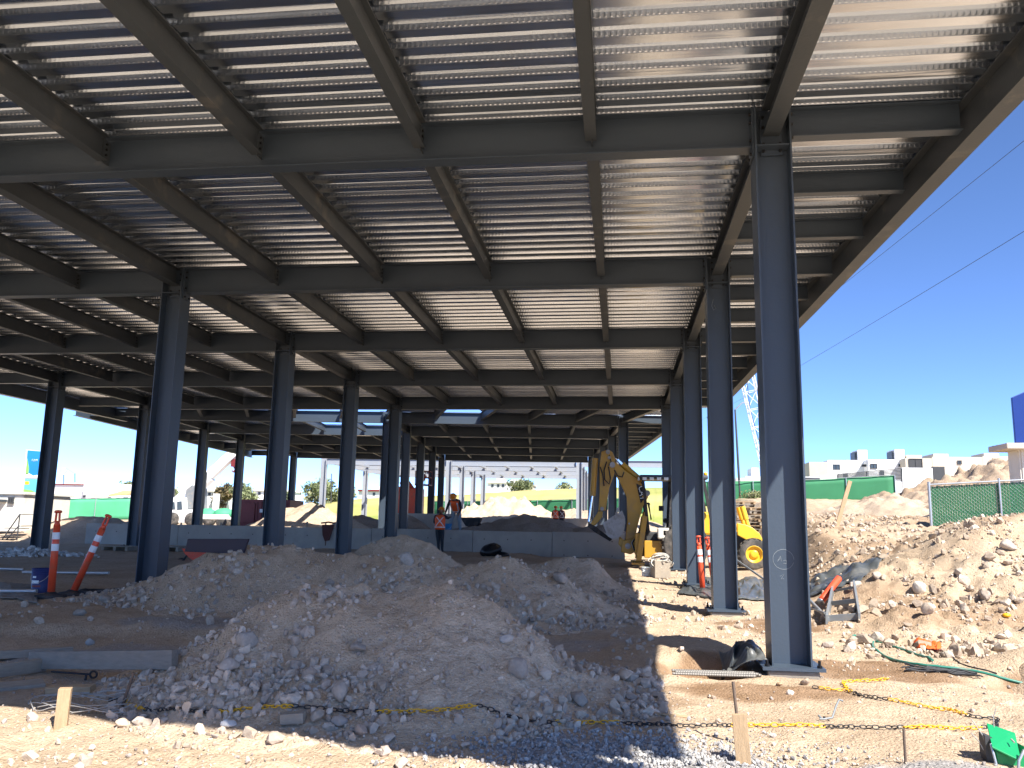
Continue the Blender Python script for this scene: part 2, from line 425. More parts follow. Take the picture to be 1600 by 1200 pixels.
class MB:
    def __init__(self):
        self.v = []; self.f = []; self.m = []; self.n = 0; self.sm = []

    def add(self, verts, faces, mi=0, smooth=False):
        verts = np.asarray(verts, float)
        self.v.append(verts)
        o = self.n
        for f in faces:
            self.f.append([i + o for i in f]); self.m.append(mi); self.sm.append(smooth)
        self.n += len(verts)
        return self

    def box(self, c, s, R=None, mi=0, taper=1.0):
        s = np.array(s, float) / 2
        p = np.array([[x, y, z] for z in (-1, 1) for y in (-1, 1) for x in (-1, 1)], float) * s
        if taper != 1.0:
            p[4:, :2] *= taper
        if R is not None:
            p = p @ np.asarray(R).T
        return self.add(p + np.array(c, float), [(0, 2, 3, 1), (4, 5, 7, 6), (0, 1, 5, 4), (2, 6, 7, 3), (0, 4, 6, 2), (1, 3, 7, 5)], mi)

    def bar(self, p0, p1, side, s0, s1, u0, u1, mi=0, caps=True, sidefaces=(1, 1, 1, 1), up=None):
        """prism along p0-p1 with its section spanned by side and the up direction"""
        p0 = np.asarray(p0, float); p1 = np.asarray(p1, float)
        a = unit(p1 - p0); sd = unit(side)
        if up is None:
            up = np.cross(sd, a)
            if up[2] < 0:
                up = -up
        pts = [p0 + sd * s + up * u for s, u in ((s0, u0), (s1, u0), (s1, u1), (s0, u1))]
        pts += [p1 + sd * s + up * u for s, u in ((s0, u0), (s1, u0), (s1, u1), (s0, u1))]
        fs = [q for q, k in (((0, 1, 5, 4), 0), ((1, 2, 6, 5), 1), ((2, 3, 7, 6), 2), ((3, 0, 4, 7), 3)) if sidefaces[k]]
        if caps:
            fs += [(0, 3, 2, 1), (4, 5, 6, 7)]
        return self.add(pts, fs, mi)

    def ibeam(self, p0, p1, depth, width, tf=.016, tw=.012, mi=0):
        """I section hung below the line p0-p1"""
        a = unit(np.asarray(p1, float) - np.asarray(p0, float))
        sd = unit(np.cross(a, (0, 0, 1)))
        w = width / 2
        self.bar(p0, p1, sd, -w, w, -tf, 0, mi)
        self.bar(p0, p1, sd, -w, w, -depth, -depth + tf, mi)
        self.bar(p0, p1, sd, -tw / 2, tw / 2, -depth + tf, -tf, mi, sidefaces=(0, 1, 0, 1))
        return self

    def tube(self, path, r, n=8, mi=0, caps=True, smooth=True, closed=False):
        path = np.asarray(path, float)
        k = len(path)
        r = np.full(k, r, float) if np.isscalar(r) else np.asarray(r, float)
        if closed:
            T = np.roll(path, -1, 0) - np.roll(path, 1, 0)
        else:
            T = np.gradient(path, axis=0)
        T = T / np.maximum(np.linalg.norm(T, axis=1)[:, None], 1e-9)
        ref = np.array([0, 0, 1.0]) if abs(T[0][2]) < 0.9 else np.array([1.0, 0, 0])
        V = []
        s = unit(np.cross(T[0], ref))
        for i in range(k):
            s = unit(s - T[i] * (s @ T[i]))
            b = np.cross(T[i], s)
            for j in range(n):
                a = 2 * math.pi * j / n
                V.append(path[i] + r[i] * (math.cos(a) * s + math.sin(a) * b))
        F = []
        for i in range(k if closed else k - 1):
            i2 = (i + 1) % k
            for j in range(n):
                j2 = (j + 1) % n
                F.append((i * n + j, i * n + j2, i2 * n + j2, i2 * n + j))
        self.add(V, F, mi, smooth)
        if caps and not closed:
            self.add([V[j] for j in range(n)], [tuple(range(n))[::-1]], mi)
            self.add([V[(k - 1) * n + j] for j in range(n)], [tuple(range(n))], mi)
        return self

    def cyl(self, p0, p1, r0, r1=None, n=16, mi=0, smooth=True):
        return self.tube([p0, p1], [r0, r0 if r1 is None else r1], n, mi, True, smooth)

    def lathe(self, prof, origin, axis=(0, 0, 1), n=20, mi=0, smooth=True, caps=True):
        """prof: (radius, height) pairs along the axis"""
        axis = unit(axis)
        ref = np.array([1.0, 0, 0]) if abs(axis[0]) < 0.9 else np.array([0, 1.0, 0])
        s = unit(np.cross(axis, ref)); b = np.cross(axis, s)
        V = []
        for r, h in prof:
            for j in range(n):
                a = 2 * math.pi * j / n
                V.append(np.asarray(origin, float) + axis * h + r * (math.cos(a) * s + math.sin(a) * b))
        F = []
        for i in range(len(prof) - 1):
            for j in range(n):
                j2 = (j + 1) % n
                F.append((i * n + j, i * n + j2, (i + 1) * n + j2, (i + 1) * n + j))
        if caps:
            if prof[0][0] > 1e-4:
                F.append(tuple(range(n))[::-1])
            if prof[-1][0] > 1e-4:
                F.append(tuple((len(prof) - 1) * n + j for j in range(n)))
        return self.add(V, F, mi, smooth)

    def prism(self, poly, direction, mi=0):
        """extrude a planar polygon (3D points) along a vector"""
        poly = np.asarray(poly, float); d = np.asarray(direction, float)
        n = len(poly)
        F = [tuple(range(n))[::-1], tuple(range(n, 2 * n))]
        F += [(i, (i + 1) % n, n + (i + 1) % n, n + i) for i in range(n)]
        return self.add(np.vstack([poly, poly + d]), F, mi)

    def sphere(self, c, r, n=12, m_=8, mi=0):
        r = np.array(r, float) * np.ones(3)
        V = []; F = []
        for i in range(m_ + 1):
            t = math.pi * i / m_
            for j in range(n):
                a = 2 * math.pi * j / n
                V.append(np.array(c) + r * np.array([math.sin(t) * math.cos(a), math.sin(t) * math.sin(a), math.cos(t)]))
        for i in range(m_):
            for j in range(n):
                F.append((i * n + j, (i + 1) * n + j, (i + 1) * n + (j + 1) % n, i * n + (j + 1) % n))
        return self.add(V, F, mi, True)

    def grid(self, X, Y, Z, mi=0, smooth=True, keep=None):
        nr, nc = X.shape
        V = np.stack([X.ravel(), Y.ravel(), Z.ravel()], 1)
        idx = np.arange(nr * nc).reshape(nr, nc)
        q = np.stack([idx[:-1, :-1], idx[:-1, 1:], idx[1:, 1:], idx[1:, :-1]], -1).reshape(-1, 4)
        if keep is not None:
            q = q[keep[q].any(1)]
        return self.add(V, q.tolist(), mi, smooth)

    def build(self, name, mats, parent=None, bevel=0.0):
        me = bpy.data.meshes.new(name)
        V = np.vstack(self.v) if self.v else np.zeros((0, 3))
        o = bpy.data.objects.new(name, me)
        if parent is not None:
            loc = root_loc(parent)
            V = V - loc
            o.parent = parent
        me.from_pydata(V.tolist(), [], self.f)
        if not isinstance(mats, (list, tuple)):
            mats = [mats]
        for x in mats:
            me.materials.append(M[x] if isinstance(x, str) else x)
        me.polygons.foreach_set('material_index', self.m)
        me.polygons.foreach_set('use_smooth', self.sm)
        me.update()
        COL.objects.link(o)
        if bevel:
            bv = o.modifiers.new('bevel', 'BEVEL'); bv.width = bevel; bv.segments = 2; bv.limit_method = 'ANGLE'; bv.angle_limit = 0.7
        return o


def root_loc(o):
    l = np.zeros(3)
    while o is not None:
        l += np.array(o.location); o = o.parent
    return l


def tag(o, label=None, cat=None, group=None, kind=None):
    if label: o['label'] = label
    if cat: o['category'] = cat
    if group: o['group'] = group
    if kind: o['kind'] = kind
    return o


def thing(name, label, cat, loc=(0, 0, 0), group=None):
    o = bpy.data.objects.new(name, None)
    o.empty_display_size = 0.2
    COL.objects.link(o)
    o.location = [float(x) for x in loc]
    return tag(o, label, cat, group)


def single(mb, name, mats, label, cat, loc, group=None, bevel=0.0):
    """a thing that is one mesh, its origin at its base"""
    o = mb.build(name, mats, None, bevel)
    loc = np.asarray(loc, float)
    n = len(o.data.vertices)
    co = np.empty(n * 3); o.data.vertices.foreach_get('co', co)
    co = (co.reshape(-1, 3) - loc).ravel()
    o.data.vertices.foreach_set('co', co); o.data.update()
    o.location = loc
    return tag(o, label, cat, group)


def copy_tree(o, parent=None):
    c = o.copy(); COL.objects.link(c)
    if parent is not None:
        c.parent = parent
    for ch in list(o.children):
        copy_tree(ch, c)
    return c


def tint(o, cols):
    """per-vertex colour of the piece itself"""
    a = o.data.color_attributes.new('tint', 'FLOAT_COLOR', 'POINT')
    c = np.ones((len(o.data.vertices), 4)); c[:, :3] = cols
    a.data.foreach_set('color', c.ravel())

# ------------------------------------------------------------------ sky and sun
SUN = unit((0.64, -0.67, 1.0))
elev = math.asin(SUN[2]); azim = math.atan2(SUN[0], SUN[1])
w = bpy.data.worlds.new('World'); scene.world = w; w.use_nodes = True
wn, wl = w.node_tree.nodes, w.node_tree.links
sky = wn.new('ShaderNodeTexSky'); sky.sky_type = 'NISHITA'; sky.sun_disc = False
sky.sun_elevation = elev; sky.sun_rotation = azim
sky.altitude = 3000; sky.air_density = 0.42; sky.dust_density = 0.05; sky.ozone_density = 6.0
wl.new(sky.outputs['Color'], wn['Background'].inputs['Color'])
wn['Background'].inputs['Strength'].default_value = 0.08
sd = bpy.data.lights.new('sun', 'SUN'); sd.energy = 2.05; sd.angle = math.radians(0.5); sd.color = (1.0, .955, .885)
so = bpy.data.objects.new('sun', sd); COL.objects.link(so)
so.rotation_euler = Vector(SUN).to_track_quat('Z', 'Y').to_euler()
scene.view_settings.view_transform = 'Standard'
scene.view_settings.look = 'None'
scene.view_settings.exposure = 2.5
scene.view_settings.gamma = 1.0
scene.render.engine = 'CYCLES'
scene.cycles.max_bounces = 12
scene.cycles.diffuse_bounces = 6
scene.cycles.glossy_bounces = 5

# ------------------------------------------------------------------ ground sheet
def spread(fine0, fine1, step, lo, hi, ratio):
    a = list(np.arange(fine0, fine1, step))
    s = step; x = a[-1]
    while x < hi:
        s *= ratio; x += s; a.append(x)
    s = step; x = a[0]; b = []
    while x > lo:
        s *= ratio; x -= s; b.append(x)
    return np.array(b[::-1] + a)


gx = np.sort(np.concatenate([spread(-8.0, 6.5, 0.05, -2500, 2500, 1.035), [0.04, 0.06, .2, .22, -21.72, -21.48]]))
gy = np.sort(np.concatenate([spread(4.6, 13.0, 0.042, -400, 4000, 1.022), [32.05, 32.12, 32.31, 32.4]]))
GX, GY = np.meshgrid(gx, gy)
GZ = ground_h(GX, GY)
g = MB().grid(GX, GY, GZ).build('ground', 'soil')
g['kind'] = 'structure'
fx, fy = GX.ravel(), GY.ravel()


def ell(cx, cy, rx, ry, s, a=0.0):
    dx = fx - cx; dy = fy - cy
    c, sn = math.cos(a), math.sin(a)
    q = ((dx * c + dy * sn) / rx) ** 2 + ((-dx * sn + dy * c) / ry) ** 2 + 0.9 * fbm(fx * 2.2, fy * 2.2, s, 3)
    return 1 - sstep(0.55, 1.15, q)


stain = np.maximum.reduce([ell(2.55, 9.55, 1.0, .65, 71), ell(1.25, 8.15, 1.0, .33, 72), ell(2.2, 13.0, .75, .9, 73), ell(.8, 9.2, .5, .5, 74),
                           ell(4.2, 9.15, .7, .45, 75), ell(0.2, 7.6, .5, .3, 77) * .6, .62 * sstep(2.6, 4.0, fx - .06 * (fy - 11)) * sstep(10.4, 12, fy) * sstep(46, 38, fy) * sstep(-.25, .25, fbm(fx * .7, fy * .7, 79, 4))])
grav = np.maximum.reduce([ell(.1, 5.75, .85, .55, 81), ell(-.55, 6.0, .6, .3, 82), ell(1.9, 5.75, .5, .25, 83), .6 * ell(-5.2, 8.6, 1.5, .8, 84), .7 * ell(-5.2, 10.6, 1.3, .5, 85), .5 * ell(-1, 10.5, 1.5, .5, 86)])
grass = sstep(66, 90, fy) * (fx > -45) * (fx < 30) * 0.9 + 0.5 * sstep(3, 5, fx) * sstep(50, 58, fy) * (fy < 66)
at = g.data.color_attributes.new('mask', 'FLOAT_COLOR', 'POINT')
mk = np.ones((len(fx), 4)); mk[:, 0] = stain; mk[:, 1] = grav; mk[:, 2] = np.clip(grass, 0, 1)
at.data.foreach_set('color', mk.ravel())

# far grassy hill
hx, hy = np.meshgrid(np.linspace(-75, 26, 90), np.linspace(76, 170, 60))
top = np.interp(hx, [-75, -52, -45, -35, -20, -5, 10], [.4, 1.6, 2.6, 4.1, 5.0, 5.9, 6.3])
hz = 0.6 + top * sstep(78, 116, hy)  * (1 - sstep(10, 24, hx)) + 0.5 * fbm(hx * .05, hy * .05, 6, 4) + 0.12 * fbm(hx * .7, hy * .7, 7, 3)
MB().grid(hx, hy, hz).build('grassy_hill', 'grass')['kind'] = 'structure'

# ------------------------------------------------------------------ spoil piles
PL = {'front': ('dirt_pile', 'broad stony dirt pile nearest the camera, its foot crossed by the plastic chain'),
      'ridge': ('dirt_pile', 'long dirt ridge running behind the nearest pile and covering column feet'),
      'back': ('dirt_pile', 'twin humped dirt pile between the long ridge and the concrete wall')}
for n, p in PILES.items():
    xs = np.arange(p['x0'], p['x1'], p['step']); ys = np.arange(p['y0'], p['y1'], p['step'])
    X, Y = np.meshgrid(xs, ys)
    Z = pile_h(n, X, Y)
    keep = (Z > ground_h(X, Y) - 0.02).ravel()
    single(MB().grid(X, Y, Z, keep=keep), PL[n][0], 'pile', PL[n][1], 'dirt pile', (np.mean([c[0] for c in p['crest']]), p['yc'], ground_h(0, p['yc'])), 'dirt piles under the steel roof')


def far_pile(label, cx, cy, rx, ry, h, seed, mt, z0=None, group=None, n=60, rough=.12):
    X, Y = np.meshgrid(np.linspace(cx - rx * 1.2, cx + rx * 1.2, n), np.linspace(cy - ry * 1.2, cy + ry * 1.2, n))
    q = np.sqrt(((X - cx) / rx) ** 2 + ((Y - cy) / ry) ** 2) * (1 + .35 * fbm(X * 1.1 / rx * 2, Y * 1.1 / ry * 2, seed, 2))
    z = h * (1.05 - np.sqrt(q * q + .012)) + h * rough * (fbm(X * 2.2, Y * 2.2, seed + 3, 4) + 1.2 * np.abs(fbm(X * .9, Y * .9, seed + 6, 3))) * np.clip(1.2 - q, 0, 1)
    b = z0 if z0 is not None else H(cx, cy)
    keep = (z > -0.02).ravel()
    return single(MB().grid(X, Y, b + np.maximum(z, -.15), keep=keep), 'dirt_pile', mt, label, 'dirt pile', (cx, cy, b), group)


# ------------------------------------------------------------------ loose stones
from itertools import product


def stone_protos(k, npts, seed):
    out = []
    rs = np.random.RandomState(seed)
    for _ in range(k):
        p = rs.normal(size=(npts, 3)); p /= np.linalg.norm(p, axis=1)[:, None]
        p *= np.array([1, rs.uniform(.65, 1), rs.uniform(.5, .8)]) * rs.uniform(.88, 1.0, size=(npts, 1))
        bm = bmesh.new()
        for q in p:
            bm.verts.new(q)
        r = bmesh.ops.convex_hull(bm, input=bm.verts)
        bmesh.ops.delete(bm, geom=[e for e in r['geom_interior'] if isinstance(e, bmesh.types.BMVert)], context='VERTS')
        bm.verts.index_update()
        out.append((np.array([list(v.co) for v in bm.verts]), np.array([[v.index for v in f.verts] for f in bm.faces])))
        bm.free()
    return out


SMALL = stone_protos(14, 16, 3)
BIG = stone_protos(10, 26, 4)


def rand_rot(n, rs):
    q = rs.normal(size=(n, 4)); q /= np.linalg.norm(q, axis=1)[:, None]
    a, b, c, d = q.T
    return np.stack([1 - 2 * (c * c + d * d), 2 * (b * c - a * d), 2 * (b * d + a * c), 2 * (b * c + a * d), 1 - 2 * (b * b + d * d), 2 * (c * d - a * b), 2 * (b * d - a * c), 2 * (c * d + a * b), 1 - 2 * (b * b + c * c)], 1).reshape(-1, 3, 3)


def stones(name, x, y, r, rs, sink=0.3, tones=((.40, .335, .27), (.50, .44, .37), (.36, .31, .27)), label=None, z=None):
    n = len(x)
    z = surf(x, y) if z is None else z
    R = rand_rot(n, rs)
    V = []; F = []; Cc = []; o = 0
    which = rs.randint(0, len(SMALL), n)
    tone = np.array(tones)[rs.randint(0, len(tones), n)] * rs.uniform(.8, 1.2, (n, 1))
    for k, (pv, pf) in enumerate(SMALL):
        sel = np.where(which == k)[0]
        if not len(sel):
            continue
        P = np.einsum('nij,vj->nvi', R[sel], pv) * r[sel][:, None, None]
        P += np.stack([x[sel], y[sel], z[sel] + r[sel] * (.62 - sink)], 1)[:, None, :]
        V.append(P.reshape(-1, 3)); Cc.append(np.repeat(tone[sel], len(pv), 0))
        f = pf[None] + (np.arange(len(sel)) * len(pv))[:, None, None] + o
        F.append(f.reshape(-1, 3)); o += len(sel) * len(pv)
    V = np.vstack(V); F = np.vstack(F)
    me = bpy.data.meshes.new(name)
    me.from_pydata(V.tolist(), [], F.tolist())
    me.materials.append(M['stone'])
    ob = bpy.data.objects.new(name, me); COL.objects.link(ob)
    tint(ob, np.vstack(Cc))
    ob['kind'] = 'stuff'
    if label:
        ob['label'] = label; ob['category'] = 'rubble'
    return ob


def sizes(n, lo, hi, rs, a=2.2):
    u = rs.uniform(0, 1, n)
    return (lo ** (1 - a) + u * (hi ** (1 - a) - lo ** (1 - a))) ** (1 / (1 - a))


rs = np.random.RandomState(77)
# on the piles: more and larger stones towards the foot
for n, cnt, hi in (('front', 6500, .066), ('ridge', 5200, .08), ('back', 1100, .09)):
    p = PILES[n]
    x = rs.uniform(p['x0'] + .3, p['x1'] - .1, cnt * 3); y = rs.uniform(p['y0'], p['y1'], cnt * 3)
    hgt = pile_h(n, x, y) - ground_h(x, y)
    cl = fbm(x * 1.6, y * 1.6, 91, 2)
    pr = np.where(hgt > .004, .16 + .9 * np.clip(1 - hgt / .5, 0, 1) * np.clip(.6 + 2 * cl, 0, 1.4) + 1.6 * np.clip(cl, 0, 1), .02)
    ok = rs.uniform(0, 1.5, len(x)) < pr
    x, y = x[ok][:cnt], y[ok][:cnt]
    hg = np.clip(pile_h(n, x, y) - ground_h(x, y), 0, 1)
    r = sizes(len(x), .011 if n == 'front' else .015, hi, rs, 2.35) * (1.25 - .6 * hg)
    stones('loose_stones', x, y, r, rs, .36, label='loose grey stones strewn over the %s' % {'front': 'nearest dirt pile', 'ridge': 'long dirt ridge', 'back': 'humped pile by the wall'}[n], tones=((.44, .36, .28), (.52, .44, .355), (.40, .325, .26)))
# coarse rocks gathered on the left flank and along the foot of the nearest pile, and at the foot of the ridge
for n, cnt, lo, hi, x0, x1, y0, y1 in (('front', 210, .028, .085, -4.4, -1.9, 6.2, 7.9), ('front', 210, .024, .070, -4.2, .2, 6.0, 6.7), ('front', 60, .02, .05, -2.0, -.2, 6.6, 7.8), ('ridge', 170, .035, .10, -7.8, .1, 11.6, 12.6), ('ridge', 70, .03, .09, -6, 0, 12.3, 13.3)):
    x = rs.uniform(x0, x1, cnt * 3); y = rs.uniform(y0, y1, cnt * 3)
    ok = (pile_h(n, x, y) > ground_h(x, y) + .01) & (fbm(x * 1.5, y * 1.5, 93, 2) > .0)
    x, y = x[ok][:cnt], y[ok][:cnt]
    stones('loose_stones', x, y, sizes(len(x), lo, hi, rs, 2.3), rs, .42, ((.46, .38, .30), (.51, .43, .345), (.41, .34, .275)), 'coarse rocks gathered on the flank and foot of the %s' % {'front': 'nearest dirt pile', 'ridge': 'long dirt ridge'}[n])
# flat ground near the camera
cnt = 6500
x = rs.uniform(-6.5, 4.2, cnt * 2); y = 5.0 + (rs.uniform(0, 1, cnt * 2) ** 1.7) * 9
ok = rs.uniform(0, 1, len(x)) < np.clip(.35 + 1.4 * fbm(x * 1.1, y * 1.1, 95, 3) + .4 * (y < 6), 0.04, 1)
ok &= (y > 5.9) | (rs.uniform(0, 1, len(x)) < .6)
x, y = x[ok][:cnt], y[ok][:cnt]
stones('gravel', x, y, sizes(len(x), .006, .032, rs, 2.8), rs, .25, ((.45, .36, .275), (.54, .46, .37), (.38, .33, .29)), 'pale gravel scattered on the flat ground in front')
# grey crushed gravel patch at the bottom of the view
cnt = 5200
x = rs.normal(.1, .62, cnt); y = rs.normal(5.8, .35, cnt)
k = (y > 5.1)
x, y = x[k], y[k]
stones('gravel', x, y, sizes(len(x), .006, .026, rs, 2.4), rs, .2, ((.36, .345, .33), (.43, .42, .40), (.30, .29, .28)), 'grey crushed gravel spilled across the bottom of the view')
# the hill at the right
cnt = 12000
x = rs.uniform(2.6, 12.5, cnt * 3); y = 10.3 + rs.uniform(0, 1, cnt * 3) ** 1.3 * 22
inview = (x / y < .60) & (x / y > .17)
cl = fbm(x * .9, y * .9, 97, 3)
ok = inview & (rs.uniform(0, 1, len(x)) < np.clip(.35 + 1.2 * cl, .05, 1)) & (x > 2.7 + .05 * (y - 11))
x, y = x[ok][:cnt], y[ok][:cnt]
stones('loose_stones', x, y, sizes(len(x), .016, .13, rs, 2.6), rs, .25, ((.42, .33, .245), (.52, .44, .35), (.36, .285, .215)), 'sunlit stones and clods over the hill beside the building')
# strip of rubble along the sunny side of the columns
cnt = 1800
x = rs.uniform(-.1, 2.6, cnt); y = 9.3 + rs.uniform(0, 1, cnt) * 16
ok = rs.uniform(0, 1, cnt) < np.clip(.5 + 1.4 * fbm(x * 1.3, y * 1.3, 98, 3), .1, 1)
stones('loose_stones', x[ok], y[ok], sizes(ok.sum(), .012, .085, rs, 2.5), rs, .25, ((.47, .38, .29), (.55, .47, .38)), 'sunlit rubble along the row of columns')

# single boulders one can point to
BN = 0


def boulder(u, v, size, label, tone=(.45, .385, .32), flat=.8, spot=None):
    global BN
    P = hit(u, v) if spot is None else spot
    pv, pf = BIG[BN % len(BIG)]; BN += 1
    R = rand_rot(1, rs)[0]
    V = (pv @ R.T) * size * np.array([1, 1, flat]) + P + np.array([0, 0, size * .35])
    bm = bmesh.new()
    vs = [bm.verts.new(q) for q in V]
    for f in pf:
        bm.faces.new([vs[i] for i in f])
    bmesh.ops.subdivide_edges(bm, edges=bm.edges, cuts=2, use_grid_fill=True, smooth=.25)
    for _ in range(1):
        bmesh.ops.smooth_vert(bm, verts=bm.verts, factor=.5, use_axis_x=True, use_axis_y=True, use_axis_z=True)
    for f in bm.faces:
        f.smooth = True
    me = bpy.data.meshes.new('boulder')
    for q in bm.verts:
        c = np.array(q.co)
        dd = 0.20 * size * fbm(c[0] / size * 1.3 + c[2] / size, c[1] / size * 1.3 - c[2] / size * .7, BN, 3)
        q.co += Vector(unit(c - P)) * float(dd)
    bm.to_mesh(me); bm.free()
    me.materials.append(M['stone'])
    o = bpy.data.objects.new('boulder', me); COL.objects.link(o)
    co = np.empty(len(me.vertices) * 3); me.vertices.foreach_get('co', co)
    me.vertices.foreach_set('co', (co.reshape(-1, 3) - P).ravel())
    me.update()
    o.location = P
    tint(o, np.array(tone) * .88)
    return tag(o, label, 'boulder', 'boulders lying on the dirt')


boulder(810, 1058, .135, 'large round boulder low on the right flank of the nearest pile')
boulder(791, 1005, .075, 'pale wedge shaped rock halfway up the right flank of the nearest pile', (.55, .49, .42))
boulder(905, 1100, .12, 'rounded boulder at the right foot of the nearest pile', (.38, .325, .27))
boulder(532, 1092, .11, 'smooth boulder at the foot of the nearest pile above the yellow chain', (.46, .39, .32))
boulder(494, 1125, .085, 'tan rock in front of the chain near the wooden block', (.44, .36, .28))
boulder(530, 1135, .08, 'grey rock below the chain at the middle of the pile foot', (.42, .37, .32))
boulder(563, 1147, .07, 'reddish rock standing out at the edge of the shade', (.46, .35, .27))
boulder(357, 1137, .065, 'small white rock in sunlight just outside the shadow edge', (.76, .73, .68))
boulder(193, 1135, .065, 'tan wedge shaped rock in the sun right of the short stake', (.62, .50, .38))
boulder(356, 1048, .11, 'angular grey rock left on the nearest pile', (.45, .39, .33))
boulder(560, 1020, .085, 'dark flat rock in the middle of the nearest pile', (.36, .31, .26))
boulder(635, 880, .17, 'pale rock on the crest of the long ridge', (.50, .45, .39))
boulder(875, 912, .20, 'rounded clod on the right shoulder of the long ridge', (.45, .385, .32))
boulder(1005, 1055, .10, 'sunlit pale boulder beside the rebar bundle', (.62, .53, .43))
boulder(975, 1062, .11, 'tan boulder half in shadow at the shade edge', (.52, .42, .32))
boulder(1437, 925, 0.16, 'big pale pointed boulder on the slope behind the orange cloth', (.66, .59, .50), 1.0)
boulder(1540, 935, 0.12, 'brown block of rock on the right slope', (.44, .36, .29))
boulder(1335, 920, 0.14, 'flat pale rock near the black sheet on the slope', (.58, .50, .41))
boulder(1450, 960, 0.14, 'broad tan rock at the base of the slope', (.56, .46, .36))
boulder(1328, 982, .085, 'pale stone lying against the steel grating frame', (.62, .52, .40))
boulder(1293, 1012, .085, 'dirty grey lump on the wet patch right of the first column', (.40, .33, .28))
boulder(1218, 1072, .05, 'orange tinted cobble under the first base plate', (.52, .36, .22))
boulder(1258, 1070, .075, 'brown cobble pile stone right below the first base plate', (.40, .31, .23))
boulder(1235, 1085, .045, 'pale pebble lying in the sun in front of the first column', (.70, .62, .52))
boulder(1370, 905, 0.13, 'weathered rock above the black sheet', (.50, .42, .34))
boulder(1575, 860, .18, 'pale rock under the slatted fence', (.58, .50, .41))
boulder(165, 940, .12, 'round clod in the shade left of the ridge', (.40, .34, .28))
boulder(125, 962, .12, 'dusty clod in the shade near the bucket', (.39, .34, .28))
boulder(140, 1008, .075, 'pale grey cobble behind the planks', (.44, .42, .38))
boulder(385, 1010, .15, 'grey block embedded in the bank left of the nearest pile', (.40, .36, .31))

# ------------------------------------------------------------------ steel building
ZT = 6.16      # top of steel
DB, DJ = 0.47, 0.325


class Frame:
    """local grid of one structural section: x across, y along, turned about the up axis"""
    def __init__(self, ox, oy, ang):
        self.o = np.array([ox, oy, 0.0]); self.R = rotz(ang)

    def p(self, x, y, z):
        return self.o + self.R @ np.array([x, y, z], float)

    def d(self, x, y, z=0):
        return self.R @ np.array([x, y, z], float)


def bolts(mb, pts, axis, r=.018, h=.022, mi=1):
    for q in pts:
        mb.cyl(np.asarray(q) - unit(axis) * .002, np.asarray(q) + unit(axis) * h, r, r, 6, mi, False)


def column(fr, root, x, y, zb, mt='steel', detail=True, front_plate=True, footing=True):
    mb = MB(); R = fr.R
    h = ZT - zb
    hw, dx = .18, .195
    c = lambda px, py, pz: fr.p(x + px, y + py, pz)
    for s in (-1, 1):
        mb.box(c(s * (dx - .009), 0, zb + h / 2), (.018, 2 * hw, h), R)
    mb.box(c(0, 0, zb + h / 2), (2 * dx - .036, .013, h), R)
    if detail:
        for zz in (ZT - DB - .012,):
            for s in (-1, 1):
                mb.box(c(0, s * (hw / 2 + .001), zz), (2 * dx - .038, hw - .012, .014), R)
    col = mb.build('column', [mt], root)
    if detail:
        pb = MB()
        pb.box(c(0, 0, zb - .016), (.60, .54, .032), R)
        for sx, sy in product((-1, 1), (-1, 1)):
            pb.cyl(c(sx * .25, sy * .22, zb), c(sx * .25, sy * .22, zb + .07), .014, .014, 8, 1)
            pb.cyl(c(sx * .25, sy * .22, zb), c(sx * .25, sy * .22, zb + .024), .026, .026, 6, 1, False)
        pb.build('base_plate', [mt, 'bolt'], col)
        if footing:
            MB().box(c(0, -.02, zb - .034 - .3), (.50, .44, .596), R).build('footing', 'greywood', col, .02)
        cp = MB()
        for s in ((-1, 1) if front_plate else (1,)):
            yy = s * .030
            cp.box(c(0.005, yy, ZT - .30), (.235, .022, .50), R)
            pts = [c(px, s * .041, ZT - pz) for px in (-.085, .095) for pz in (.10, .22, .42, .50)]
            bolts(cp, pts, fr.d(0, s))
        cp.build('joist_end_plate', [mt, 'bolt'], col)
    return col


def main_beam(fr, root, xa, xb, y, mt='steel', detail=True, name='beam', ya=None):
    """from column at xa to column at xb (flange to flange)"""
    mb = MB()
    g0 = .195 + .024
    pa, pb_ = fr.p(xa + g0, y, ZT), fr.p(xb - g0, y, ZT)
    mb.ibeam(pa, pb_, DB, .20)
    if detail:
        for xx, s in ((xa + .195 + .012, 1), (xb - .195 - .012, -1)):
            mb.box(fr.p(xx, y, ZT - .29), (.022, .24, .58), fr.R)
            pts = [fr.p(xx + s * .011, y + k * .075, ZT - pz) for k in (-1, 1) for pz in (.07, .17, .38, .545)]
            bolts(mb, pts, fr.d(s, 0))
    return mb.build(name, [mt, 'bolt'], root)


def joist(fr, root, x, y0, y1, mt='joist', w=.13, detail=True, x1=None, cope=.112):
    mb = MB()
    x1 = x if x1 is None else x1
    a, b = fr.p(x, y0 + cope, ZT), fr.p(x1, y1 - cope, ZT)
    mb.ibeam(a, b, DJ, w, .014, .010)
    if detail:
        for yy, s, xx in ((y0 + .006, 1, x), (y1 - .006, -1, x1)):
            mb.box(fr.p(xx + .012, yy + s * .075, ZT - .20), (.010, .15, .30), fr.R)
            pts = [fr.p(xx + .018, yy + s * .085, ZT - pz) for pz in (.10, .17, .24)]
            bolts(mb, pts, fr.d(1, 0), .015, .016)
    return mb.build('joist', [mt, 'bolt'], root)


